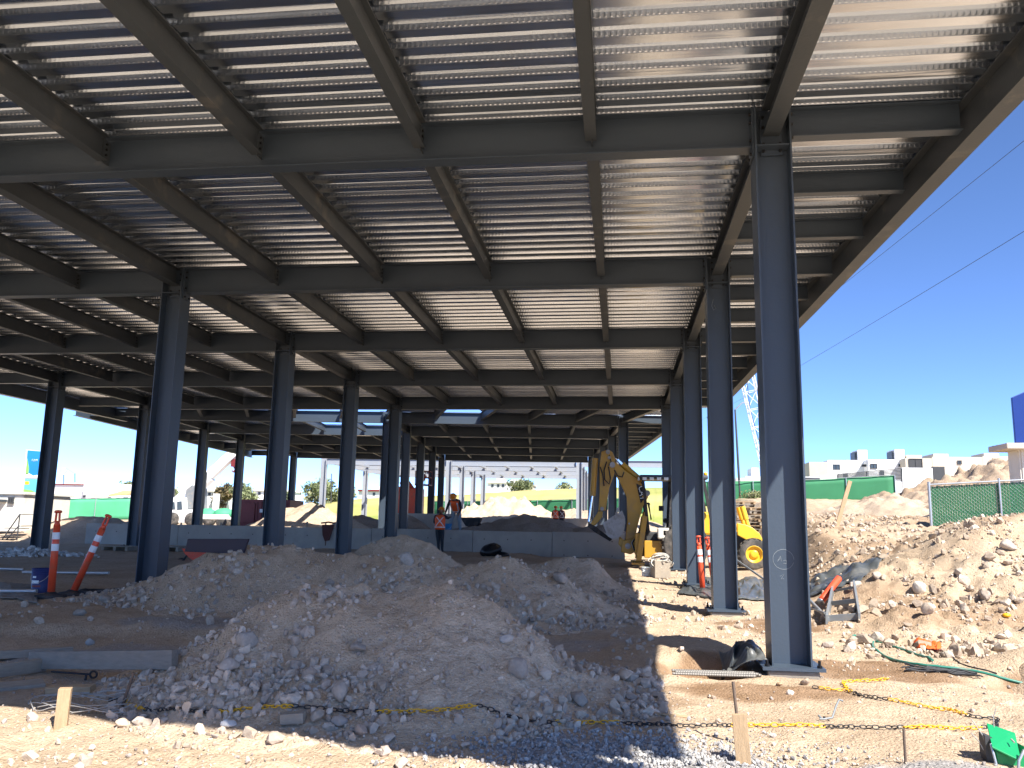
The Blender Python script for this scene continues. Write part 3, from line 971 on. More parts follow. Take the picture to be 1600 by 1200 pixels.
def deck(fr, root, ys, xlim, name='roof_deck', left=None):
    """trapezoidal ribs along local x; xlim(y) -> list of (x0, x1) spans"""
    mb = MB()
    z0 = ZT + .004
    # one rib: lower pan, sloping web, upper pan, sloping web
    prof = [(0.0, 0), (.132, 0), (.148, .064), (.289, .064), (.305, 0)]
    cut = .008
    for iy, y in enumerate(ys):
        if iy % 3 == 0:
            sheet = RS.normal() * .004
        w = RS.normal(size=4) * .0035 + np.array((sheet, -sheet, -sheet, sheet))
        dz = (w[0], w[1], w[2], w[3], 0)
        for (xa, xb) in xlim(y):
            if xb - xa < .2:
                continue
            for k in range(4):
                (ya, za), (yb, zb) = prof[k], prof[k + 1]
                za = za + dz[k] if k else za + abs(dz[0]); zb = zb + dz[k + 1] if k < 3 else zb
                za = max(za, 0.0); zb = max(zb, 0.0)
                xa0, xa1 = (xa, xa) if left is None else (max(left(y + ya), xa if left(y + .15) < xa else -99), max(left(y + yb), xa if left(y + .15) < xa else -99))
                xa0, xa1 = min(xa0, xb), min(xa1, xb)
                mb.add([fr.p(xa0, y + ya, z0 + za), fr.p(xb, y + ya, z0 + za), fr.p(xb, y + yb, z0 + zb), fr.p(xa1, y + yb, z0 + zb)], [(0, 3, 2, 1)], 1 if k in (1, 3) else 0)
    o = mb.build(name, ['deck', 'deckweb'], root)
    # bring the mesh origin to deck level so its height coordinate runs over the web
    me = o.data
    co = np.empty(len(me.vertices) * 3); me.vertices.foreach_get('co', co); co = co.reshape(-1, 3)
    sh = np.array([0, 0, z0 - root_loc(root)[2]])
    me.vertices.foreach_set('co', (co - sh).ravel()); me.update()
    o.location = sh
    return o


def edge_x(y):
    return 3.93 - 0.0165 * (y - 2.0)


ROW = [9.04 + 5.256 * i for i in range(5)]
XA, XB, XC = 1.686, -8.314, -18.314
LEFT = -21.25
TH = math.radians(5.7)
OX, OY = 0.15, 35.3
row6 = lambda x: OY + (x - OX) * math.tan(TH)
front_y = lambda x: 1.6 + 0.20 * (3.9 - x)

F1 = Frame(0, 0, 0)
B1 = thing('steel_building', 'dark blue grey steel building frame with galvanised roof deck, nearest section', 'building', (XA, 9.04, .15), 'sections of the steel building')
for i, y in enumerate(ROW):
    for xc in (XA, XB, XC):
        zb = max(.17, ground_h(xc, y, False).item() + (.10 if xc == XA else .02))
        column(F1, B1, xc, y, zb, footing=(xc == XA))
    main_beam(F1, B1, XB, XA, y); main_beam(F1, B1, XC, XB, y)
    # overhangs
    mb = MB(); xe = edge_x(y) - .11
    mb.ibeam(F1.p(XA + .215, y, ZT), F1.p(xe, y, ZT), .345, .15)
    mb.box((XA + .206, y, ZT - .22), (.018, .20, .40)); bolts(mb, [(XA + .216, y + k * .065, ZT - z) for k in (-1, 1) for z in (.08, .2, .36)], (1, 0, 0))
    mb.build('outrigger', ['steel', 'bolt'], B1)
    MB().ibeam(F1.p(XC - .2, y, ZT), F1.p(LEFT + .1, y, ZT), .345, .15).build('outrigger', 'steel', B1)
    if i < 4:
        for k in (1, 2):
            yy = y + 5.256 * k / 3
            MB().ibeam(F1.p(XA + .08, yy, ZT), F1.p(edge_x(yy) - .11, yy, ZT), .30, .13).build('outrigger', 'steel', B1)
# joists of every bay, column lines included
xs_j = [XC + 2 * k for k in range(11)]
for i in range(-1, 5):
    for xj in xs_j:
        iscol = min(abs(xj - c) for c in (XA, XB, XC)) < .01
        wj = .18 if iscol else .13
        if i == -1:
            y0 = front_y(xj) + .1
            if y0 > 8.6:
                continue
            joist(F1, B1, xj, y0, ROW[0] - (.03 if iscol else 0), w=wj, cope=.02 if iscol else .112, detail=not iscol)
        elif i < 4:
            joist(F1, B1, xj, ROW[i] + (.03 if iscol else 0), ROW[i + 1] - (.03 if iscol else 0), w=wj, cope=.02 if iscol else .112, detail=(not iscol) and i < 2)
        else:
            x1 = OX - 20 * math.cos(TH) + (xj - XC) * math.cos(TH)
            joist(F1, B1, xj, ROW[4], row6(x1), w=wj, detail=False, x1=x1)
# long edge members
MB().ibeam((edge_x(2.0), 2.0, ZT), (edge_x(32.5), 32.5, ZT), .47, .21).build('edge_beam', 'joist', B1)
MB().ibeam((LEFT, 7.4, ZT), (LEFT - .35, 34.0, ZT), .47, .21).build('edge_beam', 'steel', B1)
MB().ibeam((3.75, front_y(3.75), ZT), (-21.0, front_y(-21.0), ZT), .47, .20).build('edge_beam', 'steel', B1)
tr = MB()
tr.bar((edge_x(2.0) + .11, 2.0, ZT), (edge_x(32.5) + .11, 32.5, ZT), (1, 0, 0), 0, .004, 0.002, .10)
tr.build('edge_trim', 'galv', B1)


def span1(y):
    ym = y + .15
    x1 = edge_x(ym) + .10
    x0 = LEFT - .12 - .012 * (ym - 7)
    xf = 3.9 - (ym - 1.6) / .20
    x0 = max(x0, xf)
    if ym > 33.0:
        x0 = max(x0, OX + (ym - OY) / math.tan(TH))
        x1 = edge_x(32.5) - 1.2
    sp = [(x0, x1)]
    if ROW[4] + .1 < ym:
        for h0, h1 in ((-13.7, -9.5), (-7.5, -5.75)):
            new = []
            for a, b in sp:
                if h0 > a and h1 < b:
                    new += [(a, h0), (h1, b)]
                elif h1 > a and h0 < b:
                    new += [(a, h0)] if h0 > a else [(h1, b)]
                else:
                    new.append((a, b))
            sp = new
    return sp


# one strip of decking per bay
cuts = [1.6] + ROW + [35.2]
ys_all = np.arange(1.62, 35.0, .305)
for a, b in zip(cuts[:-1], cuts[1:]):
    yy_ = [y for y in ys_all if a <= y < b]
    if a > 30:
        for c0, c1 in ((-40, -11), (-11, -6.6), (-6.6, 20)):
            deck(F1, B1, yy_, lambda y: [s_ for s_ in span1(y) if c0 < (s_[0] + s_[1]) / 2 < c1])
    else:
        deck(F1, B1, yy_, span1, left=(lambda q: max(LEFT - .1, 3.9 - (q - 1.6) / .20)) if a < 3 else None)
# chalk marks left by the erectors
ck = MB()
ring = [(XA - .02 + .105 * math.cos(t), 9.04 - .0072, 1.20 + .10 * math.sin(t)) for t in np.linspace(0, 6.0, 28)]
ck.tube(ring, .0022, 4, smooth=False)
for pts in ([(-.03, .02), (-.05, -.02), (-.06, -.03)], [(-.055, -.012), (-.03, -.008)], [(-.03, .025), (-.02, -.03)], [(.0, -.02), (.03, -.02), (.03, -.05), (.0, -.05)], [(-.04, -.18), (-.0, -.16), (-.03, -.21), (.0, -.2)]):
    ck.tube([(XA - .02 + a, 9.04 - .0072, 1.21 + b) for a, b in pts], .002, 4, smooth=False)
ck.build('chalk_mark', 'chalk', B1)
ck = MB()
ck.tube([(XA - .07, ROW[1] - .0072, 5.42), (XA - .10, ROW[1] - .0072, 5.30), (XA - .07, ROW[1] - .0072, 5.22), (XA - .03, ROW[1] - .0072, 5.25), (XA - .06, ROW[1] - .0072, 5.31)], .004, 4, smooth=False)
ck.build('chalk_mark', 'chalk', B1)

# rear section, turned a little to the left
F2 = Frame(OX, OY, TH)
B2 = thing('steel_building', 'dark steel building section behind the concrete wall, turned slightly left', 'building', (OX, OY, 1.14), 'sections of the steel building')
RL = [0, 5.2, 10.4, 15.6, 20.6]
for i, y in enumerate(RL):
    for xc in (0, -10, -20):
        column(F2, B2, xc, y, 1.17, detail=i < 1, footing=False)
    main_beam(F2, B2, -10, 0, y, detail=False); main_beam(F2, B2, -20, -10, y, detail=False)
    MB().ibeam(F2.p(.2, y, ZT), F2.p(1.95, y, ZT), .345, .15).build('outrigger', 'steel', B2)
    MB().ibeam(F2.p(-20.2, y, ZT), F2.p(-22.9, y, ZT), .345, .15).build('outrigger', 'steel', B2)
    if i < 4:
        for xj in [-20 + 2 * k for k in range(11)]:
            joist(F2, B2, xj, y, RL[i + 1], detail=False, w=.18 if xj % 10 == 0 else .13, cope=.03 if xj % 10 == 0 else .112)
        for k in (1, 2):
            yy = y + (RL[i + 1] - y) * k / 3
            MB().ibeam(F2.p(.08, yy, ZT), F2.p(1.95, yy, ZT), .30, .13).build('outrigger', 'steel', B2)
MB().ibeam(F2.p(2.05, -2.4, ZT), F2.p(2.05, 21, ZT), .47, .21).build('edge_beam', 'joist', B2)
MB().ibeam(F2.p(-23, -1, ZT), F2.p(-23, 21, ZT), .47, .21).build('edge_beam', 'steel', B2)
for a, b in zip(RL[:-1], RL[1:]):
    ys_ = np.arange(a + .02, b - .2, .305)
    if a == 0:      # sheets still missing over part of the first bay
        deck(F2, B2, ys_, lambda y: [(-23.1, -14.4)]); deck(F2, B2, ys_, lambda y: [(-10.4, 2.15)])
    else:
        deck(F2, B2, ys_, lambda y: [(-23.1, 2.15)])

# bare frame beyond, standing in the sun
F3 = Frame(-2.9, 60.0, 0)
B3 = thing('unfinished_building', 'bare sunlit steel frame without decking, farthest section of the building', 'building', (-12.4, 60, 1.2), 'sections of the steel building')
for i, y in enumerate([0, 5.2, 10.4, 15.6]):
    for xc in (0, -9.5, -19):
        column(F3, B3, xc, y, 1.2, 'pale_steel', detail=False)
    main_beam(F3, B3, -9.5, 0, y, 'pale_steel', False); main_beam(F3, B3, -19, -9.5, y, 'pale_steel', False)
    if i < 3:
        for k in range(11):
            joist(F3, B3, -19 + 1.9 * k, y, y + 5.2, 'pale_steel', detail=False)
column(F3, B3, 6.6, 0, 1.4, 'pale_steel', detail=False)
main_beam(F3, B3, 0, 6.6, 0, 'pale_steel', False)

# ------------------------------------------------------------------ concrete wall of the platform
wy = 31.95
wt = thing('retaining_wall', 'grey cast concrete wall in panels holding up the raised platform', 'wall', (-10, wy, .2))
edges = [-21.6, -17.6, -13.55, -9.6, -5.6, -2.55, .18]
for a, b in zip(edges[:-1], edges[1:]):
    wp = MB().box(((a + b) / 2, wy + .13, .62), (b - a - .018, .26, 1.29 + .02 * math.sin(a * 7)))
    for q in np.arange(a + .45, b - .3, .9):
        for zq in (.42, .95):
            wp.cyl((q, wy - .003, zq), (q, wy + .02, zq), .022, .022, 10, 1)
    wp.build('wall_panel', ['concrete', 'darkgrey'], wt, 0)
MB().box((.05, wy + 3.3, .62), (.24, 6.05, 1.24)).build('wall_return', 'concrete', wt, .012)
MB().box((-21.62, wy + 3.3, .62), (.22, 6.05, 1.24)).build('wall_return', 'concrete', wt, .012)
# starter bars and formwork stubs along the top of the wall, each its own thing
for k, (u, hh, wd) in enumerate([(456, .16, .05), (463, .10, .06), (480, .32, .06), (503, .12, .04), (509, .26, .04), (270, .12, .06), (283, .18, .05), (297, .10, .05), (330, .14, .05), (345, .22, .05)]):
    P = atY(u, 822, wy + .42)
    z = H(P[0], P[1])
    single(MB().box((P[0], P[1], z + hh / 2), (wd, .05, hh + .05), rotm('Y', .08 * math.sin(k * 3))), 'formwork_stub', 'oldwood', 'short dark timber stub standing along the top of the concrete wall', 'timber stub', (P[0], P[1], z), 'timber stubs along the wall top')
# black pouch hanging over the wall
P = atY(511, 832, wy - .03)
mb = MB()
mb.prism([P + np.array(q) for q in [(-.20, 0, .30), (.28, 0, .30), (.12, 0, -.30), (-.05, 0, -.34), (-.16, 0, -.10)]], (0, -.07, 0))
mb.tube([P + np.array((-.02, -.03, -.32)), P + np.array((-.03, -.03, -.5))], .02, 6)
mb.tube([P + np.array((-.25, -.02, .36)), P + np.array((0.05, -.03, .40)), P + np.array((.30, -.02, .36))], .035, 6)
single(mb, 'tool_pouch', 'brownshirt', 'dark limp pouch hanging over the top edge of the concrete wall', 'pouch', P, None, .02)


# ------------------------------------------------------------------ crumpled sheets and bags
def crumple(name, mt, label, cat, spots, amp, seed, n=36, lift=.03, rough=3.0, loc=None):
    """a sheet of plastic lying over the ground between four ground corners"""
    c = [np.array(s, float) for s in spots]
    s, t = np.meshgrid(np.linspace(0, 1, n), np.linspace(0, 1, n))
    X = (1 - s) * (1 - t) * c[0][0] + s * (1 - t) * c[1][0] + s * t * c[2][0] + (1 - s) * t * c[3][0]
    Y = (1 - s) * (1 - t) * c[0][1] + s * (1 - t) * c[1][1] + s * t * c[2][1] + (1 - s) * t * c[3][1]
    X = X + .12 * amp / .1 * .3 * fbm(s * 4, t * 4, seed, 2); Y = Y + .12 * amp / .1 * .3 * fbm(s * 4, t * 4, seed + 5, 2)
    Z = surf(X.ravel(), Y.ravel()).reshape(X.shape)
    a = np.minimum(np.minimum(s, 1 - s), np.minimum(t, 1 - t))
    f = fbm(s * rough, t * rough, seed + 9, 2)
    Z = Z + lift + amp * (1.1 * np.abs(f) + .22 * np.abs(vnoise(s * rough * 2.2, t * rough * 2.2, seed + 12))) * np.clip(a * 7, 0.05, 1)
    mb = MB().grid(X, Y, Z)
    cc = np.mean(c, 0); cc[2] = H(cc[0], cc[1])
    o = single(mb, name, mt, label, cat, cc)
    so_ = o.modifiers.new('thickness', 'SOLIDIFY'); so_.thickness = .006
    return o


crumple('plastic_sheet', 'tarp', 'long dark grey plastic sheet lying rumpled up the stony slope', 'tarp', [hit(1262, 935), hit(1340, 912), hit(1388, 868), hit(1268, 908)], .22, 5)
crumple('plastic_sheet', 'tarp', 'folded black plastic sheet bunched between the two nearest sunny columns', 'tarp', [hit(1150, 938), hit(1202, 940), hit(1200, 905), hit(1150, 908)], .26, 6)
crumple('plastic_sheet', 'tarp', 'grey plastic sheet wrapped round the feet of the orange delineators', 'tarp', [hit(1060, 930), hit(1112, 938), hit(1112, 905), hit(1082, 900)], .16, 7)
crumple('plastic_sheet', 'tarp', 'grey plastic draped over the edge of the pit at the first column foot', 'tarp', [(.98, 8.80, 0), (1.42, 8.70, 0), (1.47, 9.45, 0), (1.05, 9.5, 0)], .24, 8, lift=.16)
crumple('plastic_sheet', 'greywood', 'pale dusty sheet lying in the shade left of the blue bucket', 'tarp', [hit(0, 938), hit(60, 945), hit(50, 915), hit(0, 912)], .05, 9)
# black refuse bag in front of the wall
P = hit(767, 868)
mb = MB()
s, t = np.meshgrid(np.linspace(0, 2 * math.pi, 30), np.linspace(0, math.pi, 18))
rad = 1 + .28 * fbm(np.cos(s) * 1.6 + 5, np.sin(s) * 1.6 + t * 1.3, 21, 3)
mb.grid(P[0] + .36 * rad * np.sin(t) * np.cos(s) + .10 * np.cos(t), P[1] + .25 * rad * np.sin(t) * np.sin(s), P[2] + .17 + .24 * rad * np.cos(t))
mb.grid(P[0] + .42 + .22 * rad * np.sin(t) * np.cos(s), P[1] + .2 * rad * np.sin(t) * np.sin(s), P[2] + .03 + .10 * rad * np.cos(t))
single(mb, 'refuse_bag', 'bag', 'lumpy black refuse bag dumped at the foot of the concrete wall', 'bag', P)

# ------------------------------------------------------------------ traffic delineators
def delineator(label, base, lean, group='orange traffic delineators', h=1.02, weight=True, k=1.0):
    base = np.asarray(base, float)
    ax = unit(lean)
    t = thing('traffic_delineator', label, 'delineator', base, group)
    p = lambda a: base + ax * a * k
    r = .052
    MB().lathe([(r * 1.08, .02), (r * 1.04, h * .62), (r * .98, h * .86)], base, ax, 18).build('post', 'orange', t)
    for a in (.60, .74):
        MB().lathe([(r * 1.06, h * a - .055), (r * 1.07, h * a - .05), (r * 1.06, h * a + .05), (r * 1.04, h * a + .055)], base, ax, 18).build('reflective_band', 'band', t)
    g = MB()
    g.lathe([(r * 1.0, h * .86), (r * .75, h * .90), (r * .62, h * .92)], base, ax, 16)
    sd_ = unit(np.cross(ax, (0, 1, 0)))
    for s_ in (-1, 1):
        g.tube([p(h * .91) + sd_ * s_ * .035, p(h * .97) + sd_ * s_ * .030, p(h * 1.02) + sd_ * s_ * .028], .017, 8)
    g.lathe([(.02, h * 1.015), (.055, h * 1.02), (.06, h * 1.035), (.045, h * 1.05), (.0, h * 1.055)], base, ax, 16)
    g.build('grab_handle', 'orange', t)
    if weight:
        w_ = MB()
        w_.lathe([(.235, 0), (.24, .02), (.225, .055), (.10, .075), (.06, .10)], base + np.array([0, 0, -.01]), (0, 0, 1), 8, smooth=False)
        w_.build('rubber_base', 'black', t)
    return t


b1 = hit(79, 934); b2 = hit(106, 931)
delineator('upright orange delineator with white bands beside the blue bucket', b1, (-.02, 0, 1), h=1.30)
delineator('orange delineator with white bands leaning right beside the upright one', b2 + np.array([.0, .1, 0]), (.33, 0.1, 1), h=1.34)
b3 = atY(1098, 909, 18.2); b4 = atY(1117, 905, 18.7)
b3[2] = H(b3[0], b3[1]); b4[2] = H(b4[0], b4[1])
delineator('orange delineator in the sun standing on the grey sheet by the third column', b3, (-.06, .05, 1), h=1.10)
delineator('orange delineator half hidden behind the second sunny column', b4, (-.13, .05, 1), h=1.08)
b5 = hit(1283, 952)
t = thing('traffic_delineator', 'bandless red orange delineator tube lying tilted on the steel grating', 'delineator', b5, 'orange traffic delineators')
ax = atY(1311, 903, b5[1] + .35) - (b5 + (0, 0, .12))
MB().lathe([(.062, 0), (.06, .1), (.057, np.linalg.norm(ax) - .01), (.05, np.linalg.norm(ax)), (.040, np.linalg.norm(ax) - .04)], b5 + np.array((0, 0, .12)), ax, 20).build('post', 'orange', t)
MB().lathe([(.066, -.012), (.066, .008)], b5 + np.array((0, 0, .12)), ax, 20).build('rim', 'galv', t)

# blue bucket by the delineators
def bucket(label, P, r, h, mt, rim=True):
    t = thing('bucket', label, 'bucket', P)
    MB().lathe([(r * .86, 0), (r, h), (r * .95, h), (r * .82, .02), (0.0, .02)], P, (0, 0, 1), 24, caps=False).build('body', mt, t)
    rb = MB()
    for a in (.82, .92, .99):
        rb.lathe([(r * (.87 + .13 * a), h * a - .01), (r * (.90 + .14 * a), h * a - .004), (r * (.90 + .14 * a), h * a + .004), (r * (.87 + .13 * a), h * a + .01)], P, (0, 0, 1), 24, caps=False)
    rb.build('rim', mt, t)
    hb = MB()
    hb.tube([P + np.array([r * 1.0 * math.cos(a), -r * .75 * math.sin(a) - .03, h * .8 - r * .9 * math.sin(a)]) for a in np.linspace(0, math.pi, 14)], .006, 6)
    hb.build('handle', 'wire', t)
    return t


bk = hit(63, 926)
t = bucket('navy blue plastic bucket with a pale printed label in the shade', bk, .165, .40, 'blue')
lb = MB()
for (a0, a1, z0, z1, mi) in ((-2.1, -1.2, .16, .21, 0), (-2.0, -1.0, .10, .13, 1), (-1.9, -1.5, .25, .28, 0)):
    A = np.linspace(a0, a1, 8); rr = .165 * .86 + .165 * .14 * (z0 / .4) + .008
    lb.grid(*[np.array(q) for q in (np.vstack([bk[0] + rr * np.cos(A)] * 2), np.vstack([bk[1] + rr * np.sin(A)] * 2), np.vstack([0 * A + bk[2] + z0, 0 * A + bk[2] + z1]))], mi=mi)
lb.build('printed_label', ['band', 'red'], t)

# ------------------------------------------------------------------ timber and small site stuff
def plank(label, a, b, wd, th, mt, roll=0.0, name='plank', group='planks lying at the left', za=0, zb=0, cat='plank'):
    a = np.array(a, float); b = np.array(b, float)
    a[2] += za + th / 2; b[2] += zb + th / 2
    d = unit(b - a); sdv = unit(np.cross(d, (0, 0, 1)))
    up = np.cross(sdv, d)
    c, s_ = math.cos(roll), math.sin(roll)
    s2 = sdv * c + up * s_; u2 = -sdv * s_ + up * c
    L = np.linalg.norm(b - a)
    mb = MB().box((0, 0, 0), (L, wd, th))
    R = np.stack([d, s2, u2], 1)
    mb.v = [v @ R.T for v in mb.v]
    o = mb.build(name, mt, None, .004)
    o.location = (a + b) / 2
    # keep the mesh axis along the grain
    me = o.data
    V = np.empty(len(me.vertices) * 3); me.vertices.foreach_get('co', V); V = V.reshape(-1, 3) @ R
    me.vertices.foreach_set('co', V.ravel()); me.update()
    o.rotation_euler = Matrix(R.tolist()).to_euler()
    return tag(o, label, cat, group)


plank('thick grey concrete stained board lying on edge behind the stake', hit(48, 1046), hit(272, 1046), .07, .16, 'greywood', 0, 'board')
plank('pale thin board lying flat just behind the grey stained board', hit(25, 1034) + (0, .22, 0), hit(243, 1030) + (0, .15, 0), .13, .04, 'oldwood', .1)
plank('long weathered beam at the left edge behind the other planks', hit(-40, 1032), hit(112, 1022), .10, .075, 'oldwood', .0)
plank('weathered plank propped up at the left edge in front of the grey board', hit(-50, 1066), hit(70, 1050), .06, .12, 'oldwood', .1, zb=.01)
plank('grey plank lying lowest at the left edge, flat side up', hit(-40, 1082), hit(68, 1072), .16, .04, 'oldwood', .15)
plank('brown plank stub half buried between the wires', hit(75, 1083), hit(145, 1081), .10, .05, 'wood', .1)
plank('short timber block lying at the foot of the nearest pile under the chain', hit(440, 1132), hit(476, 1130), .11, .07, 'oldwood', .0, 'timber_block', None, cat='timber')
plank('thin yellowish offcut lying on the sunny ground beside the pit', hit(1005, 1114), hit(1075, 1122), .05, .012, 'wood', .0, 'offcut', None, cat='offcut')


def stake(label, u, v, w_, th, hgt, lean=(0, 0, 1), mt='wood', yaw=.3, name='wooden_stake', group=None):
    P = hit(u, v)
    ax = unit(lean)
    R0 = rotz(yaw)
    side = unit(R0[:, 0] - ax * (R0[:, 0] @ ax)); nrm_ = np.cross(ax, side)
    R = np.stack([ax, side, nrm_], 1)
    mb = MB().box((hgt / 2 - .05, 0, 0), (hgt + .1, w_, th))
    o = mb.build(name, mt, None, .003)
    o.location = P
    o.rotation_euler = Matrix(R.tolist()).to_euler()
    return tag(o, label, 'stake', group), P


stake('short square wooden stake in the sun at the left with wire tied round it', 95, 1136, .085, .075, .27, (.02, 0, 1), 'wood', .45)
_, sp = stake('fresh sawn wooden stake leaning beside a steel rod at the bottom right', 1162, 1193, .095, .03, .30, (-.06, .05, 1), 'wood', -.1)
stake('long wooden stake leaning right on the ridge of the slope', 1308, 822, .10, .06, 1.25, (.35, .1, 1), 'wood', .0)
for lab, u, v, hh, ln, r_ in (('thin steel rod standing behind the bottom right wooden stake', 1157, 1168, .43, (-.08, .1, 1), .011), ('dark steel rod leaning right with the chain hooked on its foot', 190, 1107, .28, (.28, 0, 1), .013), ('short upright steel rod in the gravel near the green machine', 1415, 1192, .20, (0, 0, 1), .009)):
    P = hit(u, v)
    single(MB().tube([P - unit(ln) * .05, P + unit(ln) * hh], r_, 8), 'steel_rod', 'rust', lab, 'steel rod', P, 'steel rods stuck in the ground')
# bundle of ribbed bars across the pit
a, b = np.array((.50, 8.66, H(.50, 8.66))), np.array((1.30, 8.70, H(1.30, 8.70)))
zz = max(a[2], b[2]) + .02
mb = MB()
for k in range(5):
    off = np.array([.03 * (k % 3), .034 * k - .05, .014 * (k % 2)])
    n_ = 70
    pth = [np.array([a[0] + (b[0] - a[0]) * q, a[1] + (b[1] - a[1]) * q, zz]) + off for q in np.linspace(0, 1, n_)]
    mb.tube(pth, [.013 + .0022 * (i % 2) for i in range(n_)], 7, smooth=False)
single(mb, 'rebar_bundle', 'rebar', 'bundle of ribbed reinforcing bars lying across the pit at the first column', 'rebar', a)
# bent black hook bar on the ground
P = hit(1287, 1128)
mb = MB().tube([P + np.array(q) for q in ((-.03, 0, .02), (.0, 0, .02), (.07, .02, .03), (.12, .10, .10), (.16, .16, .14), (.19, .17, .13))], .008, 7)
mb.tube([P + np.array((-.03, .03, .04)), P + np.array((-.01, 0, .02))], .008, 6)
single(mb, 'bent_bar', 'grey_metal', 'small bent grey hook bar lying on the sunny ground above the chain', 'bent bar', P)
# tangle of binding wire by the short stake
mb = MB()
c0 = hit(110, 1110)
for k in range(5):
    q = np.linspace(0, 2 * math.pi * .8, 30) + k
    rx, ry = .38 + .08 * math.sin(k * 2), .22 + .05 * math.cos(k * 3)
    X = c0[0] + .02 * k + rx * np.cos(q); Y = c0[1] + .12 + ry * np.sin(q)
    Z = surf(X, Y) + .02 + .05 * np.abs(np.sin(q * 1.5 + k))
    mb.tube(np.stack([X, Y, Z], 1), .004, 5)
single(mb, 'wire_tangle', 'wire', 'loose tangle of pale binding wire around the short stake', 'wire', c0)
# eye bolts with a yellow clip
P = hit(125, 1062)
mb = MB()
mb.tube([P + np.array((-.30, 0, .06)), P + np.array((.05, 0, .05)), P + np.array((.10, 0, .05))], .010, 7)
mb.tube([P + np.array((.13 + .035 * math.cos(q), 0, .05 + .03 * math.sin(q))) for q in np.linspace(0, 2 * math.pi, 16, endpoint=False)], .010, 7, closed=True)
mb.tube([P + np.array((.06, 0, .05)), P + np.array((.06, -.02, -.05))], .012, 7)
single(mb, 'eye_bolt', 'cable', 'black eye bolt lying on the ground behind the wire tangle', 'eye bolt', P)

# ------------------------------------------------------------------ plastic chain
def chain(label, pts, runs, L=.052, r=.0044, name='plastic_chain', drop=.018):
    """pts: photo spots on the ground; runs: colour changes along the length as fractions"""
    P = np.array([hit(*q) for q in pts])
    seg = np.r_[0, np.cumsum(np.linalg.norm(np.diff(P[:, :2], axis=0), axis=1))]
    n = int(seg[-1] / (L * .80))
    s = np.linspace(0, seg[-1], n)
    X = np.interp(s, seg, P[:, 0]); Y = np.interp(s, seg, P[:, 1])
    X = X + .015 * np.sin(s * 9); Y = Y + .02 * np.sin(s * 6.3)
    Z = surf(X, Y) + drop
    Z = np.convolve(np.pad(Z, 3, 'edge'), np.ones(7) / 7, 'valid')
    Z = np.maximum(Z, surf(X, Y) + r)
    Q = np.stack([X, Y, Z], 1)
    T = np.gradient(Q, axis=0)
    mb = MB()
    for i in range(n):
        t_ = unit(T[i]); sdv = unit(np.cross(t_, (0, 0, 1))); up = np.cross(sdv, t_)
        a_ = (.6 if i % 2 else -.75) + .3 * math.sin(i * 1.7)
        e = sdv * math.cos(a_) + up * math.sin(a_)
        f = i / max(n - 1, 1)
        mi = 0
        for lo, hi_ in runs:
            if lo <= f < hi_:
                mi = 1
        ring = []
        for q in np.linspace(0, 2 * math.pi, 10, endpoint=False):
            ring.append(Q[i] + t_ * L * .5 * math.copysign(abs(math.cos(q)) ** .8, math.cos(q)) + e * L * .29 * math.sin(q))
        mb.tube(ring, r, 5, mi, closed=True)
    return single(mb, name, ['chain_k', 'chain_y'], label, 'chain', Q[0], 'plastic barrier chains')


chain('black and yellow plastic chain running right across the foreground on the ground', [(172, 1098), (200, 1105), (222, 1112), (250, 1114), (300, 1119), (345, 1121), (375, 1112), (425, 1103), (470, 1110), (530, 1117), (600, 1116), (665, 1112), (720, 1112), (780, 1121), (815, 1129), (870, 1131), (925, 1135), (1000, 1136), (1090, 1137), (1180, 1138), (1300, 1140), (1420, 1140), (1545, 1140)],
      [(.035, .08), (.185, .268), (.355, .455), (.535, .60), (.725, .82), (.905, .99)])
chain('loose black and yellow chain end looping on the sunny ground at the right', [(1385, 1064), (1340, 1066), (1320, 1070), (1322, 1082), (1345, 1090), (1390, 1096), (1430, 1105), (1480, 1112), (1520, 1122), (1556, 1128), (1560, 1140)], [(.0, .33), (.50, .78)])
chain('short folded piece of yellow and black chain near the first column foot', [(1274, 1077), (1300, 1081), (1328, 1084)], [(.1, .95)])

# green garden hose and a coil of grey cable
def line_on_ground(pts, r, name, mt, label, cat, lift=0.0, n=120, parent=None, seed=0):
    P = np.array([hit(*q) for q in pts])
    seg = np.r_[0, np.cumsum(np.linalg.norm(np.diff(P[:, :2], axis=0), axis=1))]
    s = np.linspace(0, seg[-1], n)
    X = np.interp(s, seg, P[:, 0]); Y = np.interp(s, seg, P[:, 1])
    k = np.ones(7) / 7
    X = np.convolve(np.pad(X, 3, 'edge'), k, 'valid'); Y = np.convolve(np.pad(Y, 3, 'edge'), k, 'valid')
    Z = surf(X, Y) + r + lift
    Z = np.convolve(np.pad(Z, 4, 'edge'), np.ones(9) / 9, 'valid')
    Z = np.maximum(Z, surf(X, Y) + r * .6)
    return single(MB().tube(np.stack([X, Y, Z], 1), r, 8), name, mt, label, cat, (X[0], Y[0], Z[0] - r))


